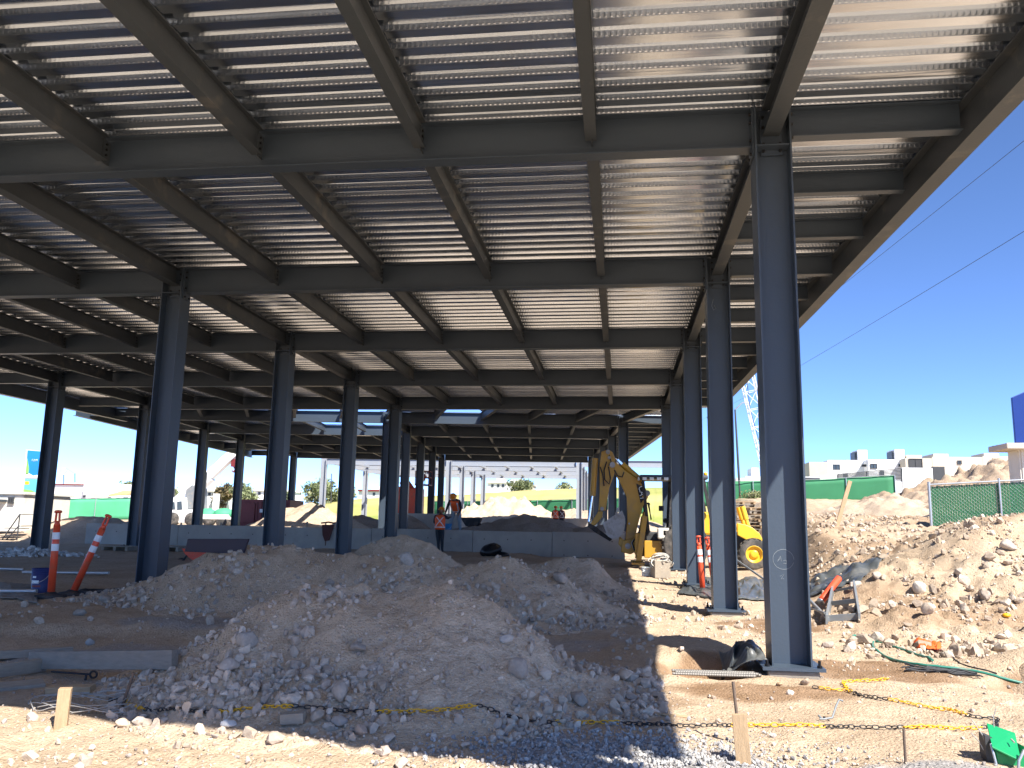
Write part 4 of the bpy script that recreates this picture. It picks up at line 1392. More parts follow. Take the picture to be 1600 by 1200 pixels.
line_on_ground([(1460, 1036), (1420, 1020), (1380, 1007), (1365, 1003), (1345, 993), (1330, 994), (1332, 999), (1350, 1003), (1366, 1003), (1363, 1012), (1372, 1022), (1395, 1033), (1430, 1042), (1480, 1048), (1520, 1048), (1560, 1062), (1610, 1075)], .014, 'garden_hose', 'hose', 'green hose looping over the wet ground behind the grey cable coil', 'hose')
line_on_ground([(1447, 1015), (1475, 1022), (1500, 1038), (1530, 1048), (1560, 1055)], .007, 'thin_cable', 'cable', 'thin dark cable running from the orange cloth to the hose', 'cable')
mb = MB()
for k in range(8):
    a0, a1 = hit(1418 - k, 1044 + k * .9), hit(1520 + 2 * k, 1052 + k * 1.2)
    q = np.linspace(0, 1, 24)
    X = a0[0] + (a1[0] - a0[0]) * q; Y = a0[1] + (a1[1] - a0[1]) * q + .05 * np.sin(q * 3.1 + k) + .01 * np.sin(q * 17 + k)
    Z = surf(X, Y) + .012 + .012 * (k % 3) + .008 * np.sin(q * 7 + k)
    mb.tube(np.stack([X, Y, Z], 1), .008, 6)
single(mb, 'cable_coil', 'cable', 'flattened coil of dark grey cable lying beside the green hose', 'cable coil', hit(1470, 1052))
crumple('cloth', 'cloth', 'bright orange crumpled cloth thrown on the dirt at the right', 'cloth', [hit(1434, 1018), hit(1468, 1021), hit(1474, 1010), hit(1430, 1003)], .13, 31, 30, .045, 4)
P = hit(1573, 965)
single(MB().sphere(P + (0, 0, .02), (.06, .05, .03), 8, 6), 'plastic_scrap', 'chain_y', 'small yellow plastic scrap lying on the slope near the right edge', 'scrap', P)

# steel grating frame like a short ladder, leaning on the slope foot
q0, q1 = hit(1292, 976), hit(1343, 973)
q3, q2 = hit(1302, 936) + (0, 0, .10), hit(1335, 932) + (0, 0, .12)
t = thing('steel_grating', 'grey steel frame like a short wide ladder lying at the foot of the slope', 'steel frame', q0)
for nm, a, b in (('side_rail', q0, q3), ('side_rail', q1, q2)):
    MB().bar(a + (0, 0, .05), b + (0, 0, .05), (1, 0, 0), -.018, .018, -.09, .09).build(nm, 'grey_metal', t, .004)
for f in (.06, .5, .93):
    a = q0 + (q3 - q0) * f; b = q1 + (q2 - q1) * f
    MB().bar(a + (0.02, 0, .05), b + (-.02, 0, .05), (0, 1, 0), -.015, .015, -.05, .05).build('rung', 'grey_metal', t, .003)
single(MB().tube([hit(1265, 948) + (0, 0, .1), hit(1295, 975) + (0, 0, .05)], .03, 6).tube([hit(1268, 955) + (0, 0, .05), hit(1290, 972) + (0, 0, .12)], .02, 6), 'angle_bars', 'grey_metal', 'two short grey steel bars lying left of the ladder like frame', 'steel bars', hit(1270, 962))

# grey poles around the columns
def pole(label, a, b, r, mt, name='steel_pole', cat='pole', group=None):
    return single(MB().tube([a, b], r, 8), name, mt, label, cat, np.minimum(a, b) * [1, 1, 1], group)


a = hit(1200, 935) + (0, 0, .35); b = atY(1083, 828, hit(1098, 909)[1] - .3)
pole('long thin grey bar leaning across the tops of the sunny delineators', b, atY(1204, 912, 13.9), .018, 'grey_metal')
a = hit(1087, 915)
pole('thin white pole leaning on the third column', a, atY(1083, 865, a[1] + .1), .016, 'cream')
a = hit(1022, 880)
pole('grey flat bar leaning from the tool box up to the digger', a + (0, 0, .2), atY(1047, 808, a[1] + .8), .055, 'grey_metal')

# toolbox with tangled hoses by the digger
P = hit(1032, 903)
t = thing('hose_crate', 'small wooden crate stuffed with tangled pale hoses near the digger', 'crate', P)
mb = MB()
mb.box(P + (0, 0, .22), (.42, .36, .44), rotz(.3))
mb.build('crate', 'oldwood', t, .01)
mb = MB()
for k in range(9):
    q = np.linspace(0, 2 * math.pi * .85, 24)
    rr = .22 + .06 * math.sin(k * 1.9)
    mb.tube(np.stack([P[0] + .05 * math.sin(k) + rr * np.cos(q + k), P[1] - .16 + .03 * k + .08 * np.sin(q * 2), P[2] + .42 + .10 * math.cos(k * 2) + rr * .8 * np.sin(q + k) * .6], 1), .013, 6, mi=k % 2)
mb.build('hose', ['wire', 'cream'], t)
t = bucket('small white bucket lying in the sun left of the hose crate', hit(1010, 900), .13, .22, 'paper')
P = hit(1000, 885)
plank('pale plank lying on the sunny ground beside the digger', hit(993, 882), hit(1012, 893), .2, .06, 'wood', 0, group=None)

# ------------------------------------------------------------------ things left in the shade by the wall
P = hit(340, 866)
y0 = P[1]
a, b, c, d = [atY(u, v, y0) for u, v in ((288, 862), (380, 866), (388, 842), (293, 842))]
single(MB().prism([a, b, c, d], (0, .06, 0)), 'formwork_sheet', 'purple', 'dark plum coloured formwork panel leaning against the concrete wall', 'panel', a, None, .01)
P = hit(300, 876)
t = thing('wheelbarrow', 'orange wheelbarrow tub seen behind the dirt ridge', 'wheelbarrow', P)
yq = P[1]
tub = [atY(u, v, yq) for u, v in ((283, 857), (340, 861), (352, 864), (330, 874), (300, 875), (290, 868))]
MB().prism(tub, (0, .62, 0)).build('tub', 'orange', t, .02)
mb = MB()
mb.tube([atY(352, 864, yq), atY(372, 860, yq), atY(385, 862, yq)], .025, 6); mb.tube([atY(292, 868, yq), atY(280, 884, yq)], .03, 6)
mb.build('handle', 'black', t)
wc = atY(283, 882, yq + .3)
MB().lathe([(.05, -.04), (.17, -.045), (.19, 0), (.17, .045), (.05, .04)], wc, (0, 1, 0), 18).build('wheel', 'black', t)
for lab, u, v in (('small timber pallet in the shade left of the large left column', 190, 860), ('small timber pallet in the shade against the concrete wall', 268, 861)):
    P = hit(u, v)
    t = thing('pallet', lab, 'pallet', P, 'pallets in the shade')
    mb = MB()
    for k in range(5):
        mb.box(P + (0, -.36 + .18 * k, .135), (1.0, .13, .022))
    mb.build('deck_boards', 'oldwood', t)
    for k in (-.42, 0, .42):
        MB().box(P + (k, 0, .062), (.09, .85, .122)).build('bearer', 'oldwood', t)
for lab, u0, v0, u1, v1 in (('pale steel tube lying on the ground behind the left delineators', 35, 899, 172, 899), ('grey steel channel lying at the left edge near the bucket', 0, 893, 42, 893), ('bright steel tube at the left edge in front of the bucket', -5, 930, 27, 931)):
    a, b = hit(u0, v0), hit(u1, v1)
    b[1] = a[1] + .15 * (b[1] > a[1])
    a[2] = H(a[0], a[1]) + .06; b[2] = H(b[0], b[1]) + .06
    pole(lab, a, b, .035, 'galv', 'steel_tube', 'steel tube', 'steel tubes lying at the left')
# dark hose ring on the ground behind the delineators
P = hit(120, 929)
mb = MB()
q = np.linspace(0, 2 * math.pi, 40, endpoint=False)
X = P[0] + .32 + .42 * np.cos(q); Y = P[1] + .35 + .40 * np.sin(q)
mb.tube(np.stack([X, Y, surf(X, Y) + .03], 1), .035, 7, closed=True)
single(mb, 'rubber_ring', 'black', 'black rubber ring lying on the ground behind the leaning delineator', 'rubber ring', P)
# heap of white stones by the far left column
rs2 = np.random.RandomState(9)
P = hit(30, 868)
x = P[0] + rs2.normal(.3, .75, 420); y = P[1] + rs2.normal(.2, .35, 420)
z = surf(x, y) + .22 * np.exp(-((x - P[0] - .3) / .8) ** 2 - ((y - P[1] - .2) / .4) ** 2) * rs2.uniform(0, 1, 420)
stones('white_stones', x, y, sizes(420, .04, .11, rs2, 2.2), rs2, .3, ((.68, .66, .62), (.60, .58, .55)), 'low heap of white broken stone beside the far left column', z)
far_pile('brown dirt mound in front of the pale green fence at the left', -24.5, 36.5, 5.5, 4.0, 1.35, 12, 'rubble_soil', .25)

far_pile('tall brown dirt bank toned dark for its shaded face behind the slatted fence at the right', 18.2, 42.5, 7.0, 5.5, 2.3, 22, 'bank_soil', 2.5, n=150, rough=.30)
far_pile('lower broken dirt bank left of the slatted fence post', 12.0, 39.5, 4.2, 3.5, .95, 23, 'rubble_soil', 2.1, n=120, rough=.30)
far_pile('raw dark brown clod bank at the right edge beyond the green hose', 4.6, 9.8, .85, .45, .42, 24, 'bank_soil', H(4.5, 9.35) - .04, n=130, rough=.4)
# ------------------------------------------------------------------ piles and gear on the platform
PT = 1.15
far_pile('bright sand coloured pile in full sun on the platform left of centre', -15.0, 39.5, 3.0, 2.6, 1.2, 13, 'rubble_soil', PT, 'dirt piles on the platform', 90, .2)
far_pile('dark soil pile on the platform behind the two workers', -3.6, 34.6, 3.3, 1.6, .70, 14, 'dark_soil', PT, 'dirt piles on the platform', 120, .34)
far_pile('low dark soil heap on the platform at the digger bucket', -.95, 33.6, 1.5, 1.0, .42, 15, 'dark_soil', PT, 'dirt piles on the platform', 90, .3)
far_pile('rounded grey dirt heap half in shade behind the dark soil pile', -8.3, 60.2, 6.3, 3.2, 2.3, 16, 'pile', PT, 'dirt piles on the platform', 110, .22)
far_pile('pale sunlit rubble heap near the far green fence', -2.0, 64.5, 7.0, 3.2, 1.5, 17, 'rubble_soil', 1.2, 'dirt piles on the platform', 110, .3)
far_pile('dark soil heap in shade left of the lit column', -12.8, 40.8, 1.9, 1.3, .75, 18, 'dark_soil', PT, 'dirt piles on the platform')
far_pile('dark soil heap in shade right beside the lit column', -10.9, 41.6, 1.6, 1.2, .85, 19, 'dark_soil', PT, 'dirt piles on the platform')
for (x0, x1, yy, lab) in ((-6.4, .2, 58.0, 'low concrete wall at the back of the platform under the far columns'), (-12.5, -8.4, 44.2, 'low concrete upstand across the platform behind the left workers')):
    single(MB().box(((x0 + x1) / 2, yy, 1.15 + .42), (x1 - x0, .25, .9)), 'concrete_wall', 'concrete', lab, 'wall', (x0, yy, 1.15), None, .02)
# dark mixer-like machine part behind the bending worker
P = np.array([-6.05, 34.2, PT])
t = thing('tool_trolley', 'dark barrow heaped with soil right of the bending worker', 'barrow', P)
MB().prism([P + q for q in ((-.5, 0, .62), (.38, 0, .62), (.25, 0, .30), (-.25, 0, .26))], (0, .5, 0)).build('tub', 'black', t, .03)
MB().tube([P + (-.1, .1, .28), P + (-.12, .1, 0)], .09, 10).tube([P + (.3, .1, .4), P + (.42, .1, .3)], .03, 6).build('leg', 'rust', t)

# ------------------------------------------------------------------ backhoe loader
BY = 27.0
gz = H(1.2, BY)
bh = thing('backhoe_loader', 'yellow backhoe loader behind the sunny columns with its digging arm folded up', 'digger', (2.2, BY, gz))


def px(pts, Y=BY):
    return np.array([atY(u, v, Y) for u, v in pts])


def slab(pts, Yc, th):
    a = px(pts, BY); a[:, 1] = Yc - th / 2
    return a, (0, th, 0)


mb = MB()
mb.prism(*slab([(957, 724), (962, 722), (975, 734), (998, 751), (1013, 770), (1012, 778), (1005, 790), (996, 822), (990, 852), (984, 861), (972, 857), (966, 850), (968, 838), (977, 845), (980, 812), (979, 777), (973, 763), (962, 742)], BY, .30))
mb.build('boom', ['yellow'], bh, .02)
boom = bh.children[-1]
MB().prism(*slab([(970, 862), (985, 866), (1000, 858), (1004, 842), (996, 836), (985, 842), (972, 845)], BY, .46)).build('swing_post', ['yellow'], bh, .03)
mb = MB(); mb.prism(*slab([(940, 706), (951, 703), (957, 707), (961, 716), (962, 735), (952, 762), (946, 798), (935, 798), (937, 769), (937, 725)], BY, .26))
mb.build('dipper', ['yellow'], bh, .02)
pn = MB()
for (u, v, r) in ((950, 707, .07), (957, 727, .09), (952, 716, .05), (1011, 771, .09), (981, 853, .09), (941, 795, .06), (983, 818, .03)):
    c = px([(u, v)])[0]
    pn.cyl(c + (0, -.25, 0), c + (0, .25, 0), r, r, 14)
pn.build('pivot_pins', 'iron', bh)
A, B_, C_, D_ = px([(930, 716), (926, 775), (926, 775), (921, 815)])
MB().tube([A, B_], .10, 12, 0).tube([B_, D_], .045, 10, 1).build('hydraulic_cylinder', ['yellow', 'chrome'], bh)
A, B_, C_ = px([(1003, 757), (972, 728), (962, 719)])
MB().tube([A + (0, 0, .1), B_ + (0, 0, .06)], .095, 12, 0).tube([B_ + (0, 0, .06), C_ + (0, 0, .06)], .045, 10, 1).build('hydraulic_cylinder', ['yellow', 'chrome'], bh)
A, B_ = px([(1004, 800), (995, 838)])
MB().tube([A + (.08, 0, 0), B_ + (.08, 0, 0)], .07, 10, 0).build('hydraulic_cylinder', ['yellow', 'chrome'], bh)
ch = MB()
A, B_ = px([(964, 721), (974, 731)])
ch.bar(A + (0.02, 0, .06), B_ + (.02, 0, .06), (0, 1, 0), -.06, .06, -.03, .03); ch.build('cylinder_guard', 'chrome', bh)
for pts in ([(948, 722), (944, 735), (945, 750), (952, 757), (954, 748), (951, 730)], [(960, 735), (965, 744), (972, 746), (975, 738)], [(952, 712), (955, 722), (952, 728)], [(938, 730), (942, 742), (944, 760)], [(995, 836), (1000, 828), (1004, 836), (1010, 830)], [(988, 845), (996, 838), (1006, 846)]):
    P_ = px(pts); P_[:, 1] -= .2
    MB().tube(P_, .022, 6).build('hydraulic_hose', 'black', bh)
lk = MB()
lk.prism(*slab([(935, 799), (942, 799), (941, 808), (931, 820), (926, 822), (922, 820)], BY, .22))
lk.build('bucket_link', 'yellow', bh, .015)
lk = MB()
lk.prism(*slab([(920, 817), (930, 822), (950, 838), (957, 842), (953, 846), (945, 841), (930, 832), (918, 823)], BY, .26))
lk.build('bucket_arm', 'black', bh, .015)
# bucket: curved shell with side plates and teeth
o_ = [(942, 818), (956, 808), (972, 798), (976, 808), (977, 818), (974, 833), (966, 840), (957, 842), (950, 838)]
a = px(o_)
bk_ = MB()
for s_ in (-.42, .40):
    p_ = a.copy(); p_[:, 1] = BY + s_
    bk_.prism(p_, (0, .022, 0))
for i in range(2, len(a) - 1):
    q = [a[i] + (0, -.42, 0), a[i + 1] + (0, -.42, 0), a[i + 1] + (0, .42, 0), a[i] + (0, .42, 0)]
    bk_.add(q, [(0, 1, 2, 3)])
    inn = unit(np.mean(a, 0) - (a[i] + a[i + 1]) / 2) * .02
    bk_.add([z + inn for z in q], [(3, 2, 1, 0)])
bk_.build('bucket', 'iron', bh)
tt = MB()
for k in range(5):
    p0 = a[0] * .15 + a[2] * .85 + np.array((0, -.38 + .19 * k, 0))
    tt.bar(p0 - (.1, 0, .05), p0 + (-.02, 0, .16), (0, 1, 0), -.04, .04, -.03, .03)
tt.build('bucket_teeth', 'iron', bh)
# decal with the maker's lettering on the boom
dc = px([(994, 756), (1008, 762), (1007, 779), (1001, 787)]); dc[:, 1] = BY - .156
MB().prism(dc, (0, -.004, 0)).build('decal', 'black', boom)
tr_ = px([(1003, 777), (1007, 770), (1008, 780)]); tr_[:, 1] = BY - .1635
MB().prism(tr_, (0, -.003, 0)).build('decal_triangle', 'chain_y', boom)


def lettering(txt, name, mt, parent, origin, xdir, updir, h, depth=.004, w=1.0):
    """text as real geometry"""
    cu = bpy.data.curves.new('lettering', 'FONT'); cu.body = txt; cu.size = h; cu.extrude = depth
    tmp = bpy.data.objects.new('lettering_source', cu); COL.objects.link(tmp)
    dg = bpy.context.evaluated_depsgraph_get()
    me = bpy.data.meshes.new_from_object(tmp.evaluated_get(dg))
    bpy.data.objects.remove(tmp)
    V = np.empty(len(me.vertices) * 3); me.vertices.foreach_get('co', V); V = V.reshape(-1, 3)
    xd, ud = unit(xdir), unit(updir); nd = np.cross(xd, ud)
    V = np.asarray(origin, float) + V[:, :1] * xd * w + V[:, 1:2] * ud + V[:, 2:3] * nd
    V = V - (root_loc(parent) if parent is not None else 0)
    me.vertices.foreach_set('co', V.ravel()); me.update()
    me.materials.clear(); me.materials.append(M[mt])
    o = bpy.data.objects.new(name, me); COL.objects.link(o)
    if parent is not None:
        o.parent = parent
    return o


p0 = px([(996, 760)])[0]; p0[1] = BY - .166
dwn = unit(px([(1002, 784)])[0] - px([(999, 761)])[0])
lettering('CAT', 'lettering', 'band', boom, p0 + (.03, 0, .0), dwn, np.cross((0, -1, 0), dwn), .27, .003, .85)

# cab: roof, posts, glass, seat
zr = atY(1000, 747, BY)[2]; xl, xr = atY(1001, 747, BY)[0], atY(1098, 747, BY)[0]
zf = gz + 1.15
rf = MB(); rf.box(((xl + xr) / 2 + .02, BY, zr), (xr - xl + .15, 1.55, .13)); rf.build('cab_roof', 'joist', bh, .04)
lt = MB()
for k in range(5):
    lt.box((xl - .07, BY - .6 + .3 * k, zr - .05), (.06, .16, .10))
for k in range(4):
    lt.box((xl + .1 + .22 * k, BY - .80, zr - .06), (.13, .05, .09))
lt.build('work_light', 'paper', bh, .01)
for xx, x2 in ((xl + .05, xl + .22), (xl + .95, xl + .85), (xr - .05, xr + .25)):
    for s_ in (-.7, .7):
        MB().bar((x2, BY + s_, zf - .2), (xx, BY + s_, zr - .05), (0, 1, 0), -.045, .045, -.045, .045).build('cab_post', 'black', bh)
gl = MB()
for s_ in (-.7, .7):
    gl.bar((xl + 1.42, BY + s_, zf + .3), (xl + 1.42, BY + s_, zr - .06), (1, 0, 0), -.42, .42, -.003, .003, up=np.array([0, 1., 0]))
gl.build('cab_glass', 'glass', bh)
st = MB(); st.box((xl + .95, BY, zf + .28), (.5, .5, .14)).box((xl + 1.16, BY, zf + .60), (.12, .48, .66)); st; st.build('seat', 'black', bh, .04)
st = MB()
for k in (-.25, -.05, .15, .3):
    st.tube([(xl + .32, BY + k, zf + .3), (xl + .24 + .1 * k, BY + k, zf + .78)], .018, 6); st.sphere((xl + .24 + .1 * k, BY + k, zf + .8), .035, 8, 6)
st.box((xl + .62, BY - .35, zf + .65), (.15, .12, .16))
st.build('control_lever', 'black', bh)
fd = MB()
fd.box((xl + .95, BY - .80, zf - .12), (.95, .34, .34)); fd.box((xl + .75, BY - .92, zf - .1), (.3, .1, .24)); fd.build('rear_mudguard', 'cream', bh, .05)
bd = MB()
bd.box((xl + .55, BY, gz + .70), (1.3, 1.1, .75)); bd.box((xl + 2.0, BY, gz + .85), (2.4, .8, .55)); bd.build('chassis', 'darkgrey', bh, .04)
bd = MB(); bd.box((xl + 2.2, BY, gz + 1.35), (1.2, .85, .72)); bd.build('bonnet', 'bright_yellow', bh, .08)
fr_ = MB()
fr_.box((xl - .12, BY - .05, gz + .95), (.16, 1.5, .16)).box((xl - .12, BY - .05, gz + .42), (.16, 1.5, .12))
for s_ in (-.72, .62):
    fr_.box((xl - .12, BY + s_, gz + .68), (.18, .14, .6))
fr_.box((xl + .35, BY - .72, gz + .55), (.55, .10, .52))
fr_.build('rear_frame', 'yellow', bh, .02)
vb = MB()
for k in range(7):
    vb.tube([(xl - .22, BY - .55 + .15 * k, gz + .5), (xl - .28 - .03 * (k % 2), BY - .5 + .15 * k, gz + .72), (xl - .16, BY - .45 + .14 * k, gz + .92)], .022, 6, k % 2)
vb.build('valve_block', ['black', 'wire'], bh)
for s_ in (-1, 1):
    stz = MB(); stz.bar((xl + .1, BY + s_ * .8, gz + 1.55), (xl - .1, BY + s_ * .95, gz + .2), (0, 1, 0), -.07, .07, -.08, .08)
    stz.box((xl - .12, BY + s_ * .97, gz + .12), (.4, .3, .06))
    stz.build('stabiliser', 'yellow', bh, .01)


def wheel(cx, cyy, r, wd, out, rim, treads=18):
    c = np.array((cx, cyy, gz + r))
    ty = MB()
    ty.lathe([(r * .55, -wd * .45), (r * .86, -wd * .5), (r * .965, -wd * .42), (r * .975, 0), (r * .965, wd * .42), (r * .86, wd * .5), (r * .55, wd * .45)], c, (0, 1, 0), 40, caps=False)
    for k in range(treads):
        for s_ in (-1, 1):
            a0 = 2 * math.pi * (k + .25 * s_) / treads
            rad = np.array((math.cos(a0), 0, math.sin(a0))); tg = np.array((-math.sin(a0), 0, math.cos(a0)))
            ty.bar(c + rad * r * .985 + np.array((0, s_ * .02, 0)), c + rad * r * .96 + tg * .14 * r * -1 + np.array((0, s_ * wd * .5, 0)), tg, -.055 * r, .055 * r, -.03 * r, .035 * r, up=rad)
    t_ = ty.build('tyre', 'tyre', None)
    rm = MB().lathe([(r * .56, .0), (r * .56, wd * .44), (r * .50, wd * .46), (r * .46, wd * .25), (r * .28, wd * .22), (r * .26, wd * .36), (r * .16, wd * .40), (0.001, wd * .40)], c, (0, out, 0), 28)
    return t_, rm, c


for (cx, dy, r, wd, nm) in ((xl + 1.3, -.78, .70, .44, 'rear_wheel'), (xl + 1.3, .78, .70, .44, 'rear_wheel'), (xl + 3.32, -.80, .47, .32, 'front_wheel'), (xl + 3.32, .80, .47, .32, 'front_wheel')):
    ty, rm, c = wheel(cx, BY + dy, r, wd, -1 if dy < 0 else 1, rm if False else None)
    V = np.empty(len(ty.data.vertices) * 3); ty.data.vertices.foreach_get('co', V)
    ty.data.vertices.foreach_set('co', (V.reshape(-1, 3) - root_loc(bh)).ravel()); ty.data.update()
    ty.name = nm; ty.parent = bh
    rm.build('rim', 'bright_yellow', ty)
for s_ in (-.62, .62):
    q = px([(1147, 817), (1161, 820), (1170, 824), (1181, 833), (1196, 861), (1194, 866), (1177, 852), (1161, 843), (1148, 836)])
    q[:, 1] = BY + s_ - .06
    MB().prism(q, (0, .12, 0)).build('loader_arm', 'bright_yellow', bh, .02)
for s_ in (-.4, .4):
    A, B_, C_ = px([(1156, 792), (1162, 812), (1168, 830)])
    for z in (A, B_, C_): z[1] = BY + s_ - .1
    MB().tube([A, B_], .085, 10, 0).tube([B_, C_], .06, 10, 0).build('lift_cylinder', 'bright_yellow', bh)
q = px([(1197, 842), (1214, 826), (1222, 840), (1216, 868), (1200, 870)])
q[:, 1] = BY - 1.1
lb_ = MB().prism(q, (0, 2.2, 0)); lb_.build('loader_bucket', 'yellow', bh, .03)
mr_ = MB(); mr_.tube([(xr + .1, BY - .8, zr - .1), (xr + .45, BY - .95, zr - .15), (xr + .45, BY - .95, zr - .5)], .02, 6); mr_.box((xr + .45, BY - .97, zr - .35), (.06, .18, .34)); mr_.build('mirror', 'black', bh)
bc = MB().lathe([(.06, 0), (.06, .09), (.04, .12), (0, .125)], (xr + .05, BY - .4, zr + .06), (0, 0, 1), 12); bc.build('beacon', 'chain_y', bh)

# ------------------------------------------------------------------ people
def person(label, base, face, pose, vest='vest', legs='trousers', arms='shirt', scale=1.0, helmet='helmet'):
    """pose: joint offsets in metres, x to the person's right, y forward, z up"""
    root = thing('person', label, 'person', base)
    R = rotz(face)
    J = {k: np.array(base) + R @ (np.array(v, float) * scale) for k, v in pose.items()}
    names = list(J)
    links = [('pelvis', 'waist'), ('waist', 'chest'), ('chest', 'neck'), ('neck', 'head'), ('chest', 'shl'), ('chest', 'shr'), ('shl', 'ell'), ('ell', 'wrl'), ('wrl', 'hal'), ('shr', 'elr'), ('elr', 'wrr'), ('wrr', 'har'),
             ('pelvis', 'hil'), ('pelvis', 'hir'), ('hil', 'knl'), ('knl', 'anl'), ('anl', 'tol'), ('hir', 'knr'), ('knr', 'anr'), ('anr', 'tor')]
    rad = dict(pelvis=(.15, .115), waist=(.135, .105), chest=(.165, .115), neck=(.062, .062), head=(.085, .098), shl=(.075, .075), shr=(.075, .075), ell=(.050, .050), elr=(.050, .050), wrl=(.034, .034), wrr=(.034, .034), hal=(.042, .022), har=(.042, .022),
               hil=(.115, .115), hir=(.115, .115), knl=(.08, .08), knr=(.08, .08), anl=(.048, .048), anr=(.048, .048), tol=(.042, .035), tor=(.042, .035))
    me = bpy.data.meshes.new('body')
    idx = {k: i for i, k in enumerate(names)}
    me.from_pydata([list(J[k] - np.array(base)) for k in names], [(idx[a], idx[b]) for a, b in links], [])
    o = bpy.data.objects.new('body', me); COL.objects.link(o)
    sk = o.modifiers.new('skin', 'SKIN'); sk.use_smooth_shade = True
    for k in names:
        d = me.skin_vertices[0].data[idx[k]]
        d.radius = tuple(r * scale for r in rad[k]); d.use_root = (k == 'pelvis')
    sb = o.modifiers.new('sub', 'SUBSURF'); sb.levels = 2; sb.render_levels = 2
    dg = bpy.context.evaluated_depsgraph_get()
    bm_ = bpy.data.meshes.new_from_object(o.evaluated_get(dg))
    bpy.data.objects.remove(o)
    # fingers and thumbs grow out of the palms, face features out of the head: one body mesh
    ex = MB()
    for s_, w_, h_ in (('l', 'wrl', 'hal'), ('r', 'wrr', 'har')):
        d = unit(J[h_] - J[w_]); sd_ = unit(np.cross(d, R @ np.array((1.0, 0, 0)) + 1e-3)); nn = np.cross(sd_, d)
        for k, ln in enumerate((.075, .085, .08, .062)):
            b0 = J[h_] + sd_ * (-.030 + .020 * k) * scale
            ex.tube([b0, b0 + d * ln * .5 * scale - nn * .008, b0 + d * ln * .85 * scale - nn * .035 * scale], [.009 * scale, .0085 * scale, .007 * scale], 6)
        b0 = J[w_] * .45 + J[h_] * .55 - sd_ * .035 * scale
        ex.tube([b0, b0 - sd_ * .03 * scale + d * .03 * scale, b0 - sd_ * .035 * scale + d * .065 * scale], [.012 * scale, .010 * scale, .008 * scale], 6)
    hd = J['head']; up = unit(J['head'] - J['neck']); fw = unit(R @ np.array((0, 1.0, 0)) - up * ((R @ np.array((0, 1.0, 0))) @ up)); rt = np.cross(fw, up)
    ex.sphere(hd + up * .02 * scale, (.078 * scale, .092 * scale, .108 * scale), 14, 10)
    ex.lathe([(.020 * scale, 0), (.016 * scale, .02 * scale), (.004, .035 * scale)], hd + fw * .080 * scale, fw, 8)
    for s_ in (-1, 1):
        ex.sphere(hd + rt * s_ * .083 * scale, (.014, .026, .034), 8, 6)
        ex.sphere(hd + fw * .080 * scale + up * .03 * scale + rt * s_ * .03 * scale, (.014, .010, .009), 8, 6, 1)
    ex.sphere(hd + fw * .082 * scale - up * .042 * scale, (.026, .010, .007), 8, 6, 1)
    V0 = np.empty(len(bm_.vertices) * 3); bm_.vertices.foreach_get('co', V0); V0 = V0.reshape(-1, 3) + np.array(base)
    F0 = [tuple(p_.vertices) for p_ in bm_.polygons]
    segs = [(a, b) for a, b in links]

    def nearest(c):
        best = 9; bl = None
        for a, b in segs:
            ab = J[b] - J[a]; t_ = np.clip(((c - J[a]) @ ab) / max(ab @ ab, 1e-9), 0, 1)
            dd = np.linalg.norm(c - J[a] - ab * t_)
            if dd < best:
                best = dd; bl = (a, b, t_)
        return bl
    mi = []
    for f in F0:
        a, b, t_ = nearest(V0[list(f)].mean(0))
        if b in ('head',) or b in ('hal', 'har') or (b in ('wrl', 'wrr') and t_ > .85):
            mi.append(0)
        elif b in ('hil', 'hir', 'knl', 'knr', 'anl', 'anr') or (b == 'waist' and t_ < .35):
            mi.append(2)
        elif b in ('tol', 'tor'):
            mi.append(3)
        else:
            mi.append(1)
    body = MB(); body.add(V0, F0, 0, True); body.m = mi
    for v_ in ex.v: pass
    off = body.n
    body.v += ex.v; body.f += [[i + off for i in f] for f in ex.f]; body.m += [0 if m_ == 0 else 3 for m_ in ex.m]; body.sm += ex.sm; body.n += ex.n
    body.build('body', ['skin', arms, legs, 'black'], root)
    # vest: a shell round the trunk, open at neck and arms, with crossed tape
    A, Bq = J['pelvis'], J['neck']
    ax_ = unit(J['chest'] - J['pelvis']); L = np.linalg.norm(J['chest'] - J['pelvis'])
    rgt = unit(J['shr'] - J['shl']); fwd = np.cross(ax_, rgt); fwd = -fwd if fwd @ (R @ np.array((0, 1, 0.))) < 0 else fwd
    vs = MB(); n = 28
    lv = [(-.12, .205, .158), (.25, .200, .155), (.6, .208, .160), (1.0, .222, .162), (1.22, .195, .138), (1.36, .11, .09)]
    ang = np.linspace(0, 2 * math.pi, n + 1)

    def ringp(f_, rx, ry, grow=0.0):
        return np.array([J['pelvis'] + ax_ * L * f_ + rgt * (rx + grow) * scale * math.cos(a) + fwd * (ry + grow) * scale * math.sin(a) for a in ang])
    G = np.array([ringp(*l) for l in lv])
    vs.grid(G[:, :, 0], G[:, :, 1], G[:, :, 2])
    ve = vs.build('safety_vest', vest, root)
    so_ = ve.modifiers.new('thickness', 'SOLIDIFY'); so_.thickness = .008
    tp = MB()

    def on(f_, a, grow=.011):
        rx = np.interp(f_, [l[0] for l in lv], [l[1] for l in lv]); ry = np.interp(f_, [l[0] for l in lv], [l[2] for l in lv])
        return J['pelvis'] + ax_ * L * f_ + rgt * (rx + grow) * scale * math.cos(a) + fwd * (ry + grow) * scale * math.sin(a)
    for f_ in (.12,):
        r0 = np.array([on(f_ - .045, a) for a in ang]); r1 = np.array([on(f_ + .045, a) for a in ang])
        g_ = np.stack([r0, r1]); tp.grid(g_[:, :, 0], g_[:, :, 1], g_[:, :, 2])
